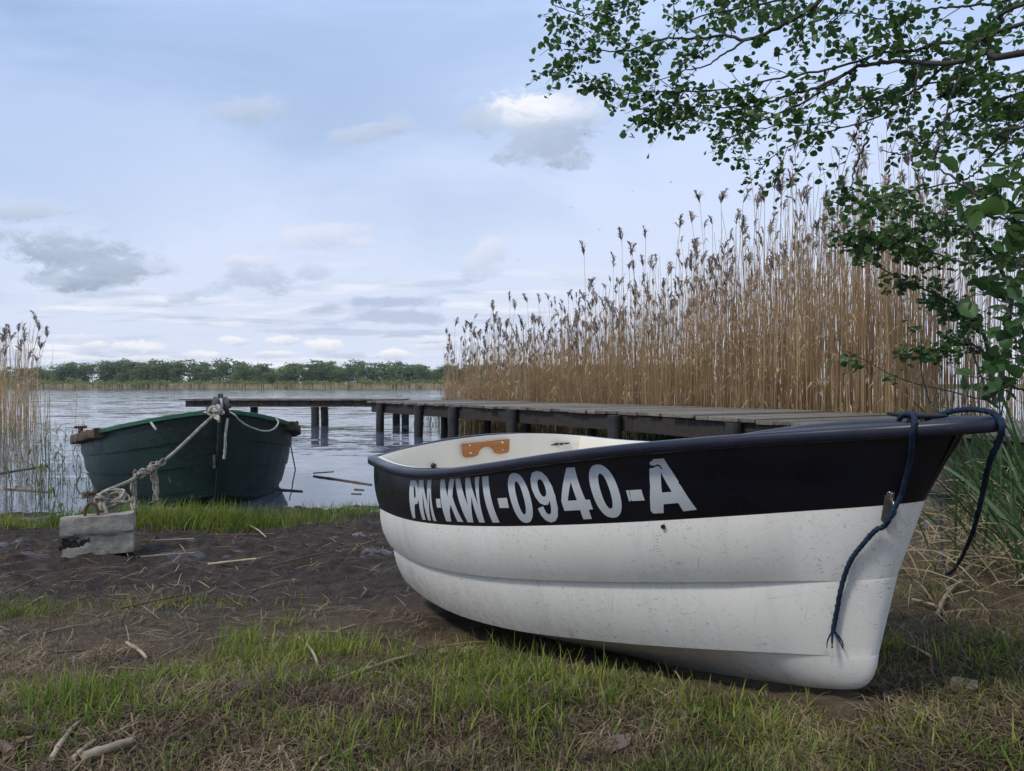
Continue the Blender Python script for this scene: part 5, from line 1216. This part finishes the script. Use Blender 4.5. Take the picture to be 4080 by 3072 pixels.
# the rest of the crown, above and behind the viewpoint
for k in range(34):
    a = pl.r.uniform(0, 6.28); z = pl.r.uniform(3.3, 7.6); L = (2.9 - .25 * abs(z - 4.5)) * pl.r.uniform(.7, 1.15); st_ = tz(z)
    dv = np.array([math.cos(a), math.sin(a), 0]); e = st_ + dv * L + np.array([0, 0, .25 * L])
    if 1.0 < e[1] < 9 and -.75 < e[0] / e[1] < .75 and (e[2] - CAMZ) / e[1] < .62: continue
    P = pl.limb([st_, st_ + dv * L * .5 + np.array([0, 0, .3 * L]), e], .03, .005, 16); pl.twigs(P, 4.5, .6, .2, .085, .05, .25, 1., 2)
for e in ((-.6, -1.2, 4.4), (.6, -.6, 4.6), (1.6, -1.8, 4.9), (-.3, -2.6, 4.8), (1.4, .2, 4.3), (2.4, -.4, 4.6), (2.2, 1.0, 4.4), (3.2, .3, 4.8), (2.6, -2.4, 5.2), (3.6, -1.4, 5.0)):
    st_ = tz(4.4 + pl.r.uniform(-.4, 1.)); e = np.array(e); P = pl.limb([st_, st_ * .5 + e * .5 + np.array([0, 0, .5]), e], .04, .006, 22); pl.twigs(P, 6.5, .7, .2, .085, .05, .25, 1.1, 2)
# leafy end close to the viewpoint, large in the picture
P = pl.limb([tz(2.4), at(4500, 760, 2.7), at(4200, 840, 2.55), at(4060, 850, 2.5), at(3900, 780, 2.55), at(3780, 700, 2.6), at(3715, 665, 2.65)], .012, .002, 36)
pl.twigs(P[14:], 26., .13, .3, .078, .038, .0, 1.1, 0)
P = pl.limb([tz(2.3), at(4400, 950, 2.9), at(4150, 900, 2.7), at(4000, 870, 2.6), at(3880, 850, 2.6)], .010, .002, 30); pl.twigs(P[14:], 20., .12, .4, .078, .04, .0, 1.1, 0)
pl.build('alder_tree', (*AT, az0), 'leafy green alder whose drooping branches fill the upper right sky', 'tree', m_leaf, m_bark)
# young alder bush behind the jetty
pl = Plant(61); SB = np.array([6.15, 9.7]); sz = float(zsmooth(*SB))
B_ = lambda pts, d_: [at(3200 + x_ * .7203, 600 + y_ * .7203, q + d_) for x_, y_, q in pts]
for pts, r0 in (([(1060, 1400, 9.6), (1010, 1050, 9.5), (960, 960, 9.4), (830, 850, 9.3), (700, 780, 9.2), (500, 690, 9.1), (320, 580, 9.0)], .03),
    ([(1090, 1390, 9.7), (1120, 1000, 9.7), (1150, 800, 9.6), (1060, 600, 9.5), (930, 450, 9.4), (800, 400, 9.3), (560, 330, 9.1), (330, 300, 8.9), (230, 250, 8.8)], .035),
    ([(1150, 800, 9.6), (1200, 600, 9.8), (1150, 400, 9.9), (1000, 300, 10.0)], .02), ([(1060, 600, 9.5), (900, 620, 9.2), (700, 560, 9.0), (450, 500, 8.8), (150, 440, 8.6)], .014),
    ([(960, 420, 9.4), (760, 420, 9.2), (560, 470, 9.0), (380, 470, 8.8), (300, 520, 8.7)], .012), ([(980, 1100, 9.4), (850, 1030, 9.3), (700, 1130, 9.2), (560, 1150, 9.1)], .012),
    ([(1000, 1380, 9.3), (800, 1330, 9.2), (560, 1270, 9.0), (400, 1190, 8.9), (240, 1110, 8.8)], .010), ([(1000, 1300, 9.4), (900, 1000, 9.6), (870, 900, 9.7)], .014), ([(1130, 1380, 9.8), (1220, 1100, 9.9), (1300, 800, 10.), (1280, 500, 10.)], .02), ([(700, 1400, 9.2), (650, 1200, 9.2), (660, 1040, 9.2)], .008)):
    P = pl.limb(B_(pts, 0.), r0, .004, 40); low = pts[0][1] > 1200 and pts[-1][1] > 1000
    pl.twigs(P[4:], 8. if low else 34., .34, .12, .080, .036, .2 if not low else .5, 1., 1)
pl.build('alder_shrub', (*SB, sz), 'young alder bush with thin bare stems growing behind the jetty at the right', 'shrub', foliage('shrub_leaves', [(.030, .075, .022), (.055, .125, .034), (.095, .18, .05), (.14, .23, .065)], 1.5, .42, .35, rnd=1.2), m_bark, None, 'crown', 'stems')
pl = Plant(71); SP = np.array([3.35, 4.2]); sz = float(zsmooth(*SP))
for pts in ([(4330, 1900, 4.2), (4250, 1500, 4.1), (4120, 1290, 4.0), (3960, 1230, 3.9)], [(4330, 1900, 4.2), (4200, 1600, 4.), (4060, 1440, 3.9), (3930, 1420, 3.8)], [(4330, 1900, 4.2), (4180, 1560, 4.2), (4040, 1330, 4.2), (4020, 1180, 4.2)], [(4330, 1800, 4.3), (4300, 1300, 4.4), (4200, 1050, 4.5), (4080, 960, 4.5)], [(4330, 1900, 4.2), (4150, 1620, 3.7), (3990, 1520, 3.5), (3850, 1500, 3.4)], [(4330, 1900, 4.2), (4220, 1400, 3.7), (4080, 1240, 3.5), (3900, 1160, 3.4)], [(4330, 1800, 4.3), (4230, 1250, 4.0), (4100, 1080, 3.9), (3950, 1020, 3.8)]):
    P = pl.limb([at(*q) for q in pts], .009, .002, 24); pl.twigs(P[8:], 18., .24, .2, .085, .05, .1, 1., 1)
pl.build('alder_sapling', (*SP, sz), 'alder sapling with broad bright leaves at the right edge, in front of the jetty', 'sapling', foliage('sapling_leaves', [(.03, .075, .022), (.055, .125, .033), (.09, .17, .05)], 2, .42, .35), m_bark, None, 'crown', 'stems')

# a few birds far out over the lake
m_bird = simple('dark_feathers', (.03, .03, .035), (.06, .055, .05), 5, .8)
bmv = np.array([(-.14, 0, 0), (-.05, .025, .0), (-.05, -.025, 0), (.10, 0, .02), (0, 0, .035), (-.02, .20, .07), (.04, .19, .06), (-.02, -.20, .07), (.04, -.19, .06), (.04, .02, .01), (.04, -.02, .01)])
bmf = [np.array([(0, 1, 4), (0, 4, 2), (1, 9, 4), (4, 10, 2), (9, 3, 4), (4, 3, 10), (0, 2, 1)]), np.array([(1, 5, 6, 9), (2, 10, 8, 7), (1, 2, 10, 9)])]
me = npmesh('bird', bmv, bmf, False); me.materials.append(m_bird)
for k, (px, py) in enumerate(((2275, 828), (2520, 765), (2672, 728), (2065, 1038), (2388, 916), (2328, 536), (2436, 422), (2796, 474))):
    o = link('bird', me); o.location = at(px, py, 95); o.rotation_euler = (r.normal(0, .3), 0, r.uniform(0, 6.28)); o.scale = (1.1,) * 3
    tag(o, 'tiny dark bird flying in the pale sky above the reeds', 'bird', 'birds in flight')

# ================================================================== AIR
me = npmesh('haze', np.array([(-620, -70, -3), (620, -70, -3), (620, 560, -3), (-620, 560, -3), (-620, -70, 40), (620, -70, 40), (620, 560, 40), (-620, 560, 40)]), np.array([(0, 3, 2, 1), (4, 5, 6, 7), (0, 1, 5, 4), (1, 2, 6, 5), (2, 3, 7, 6), (3, 0, 4, 7)]), False)
hm_ = bpy.data.materials.new('thin_haze'); hm_.use_nodes = True; ht = NT(hm_.node_tree); ht.n.clear()
pv = ht.node('ShaderNodeVolumePrincipled'); pv.inputs['Color'].default_value = (.86, .91, 1., 1); pv.inputs['Density'].default_value = .00022; pv.inputs['Anisotropy'].default_value = .2
ht.l.new(pv.outputs[0], ht.node('ShaderNodeOutputMaterial').inputs['Volume'])
hz_ = link('haze', me, hm_); hz_['kind'] = 'stuff'; hz_['label'] = 'thin pale haze over the lake'
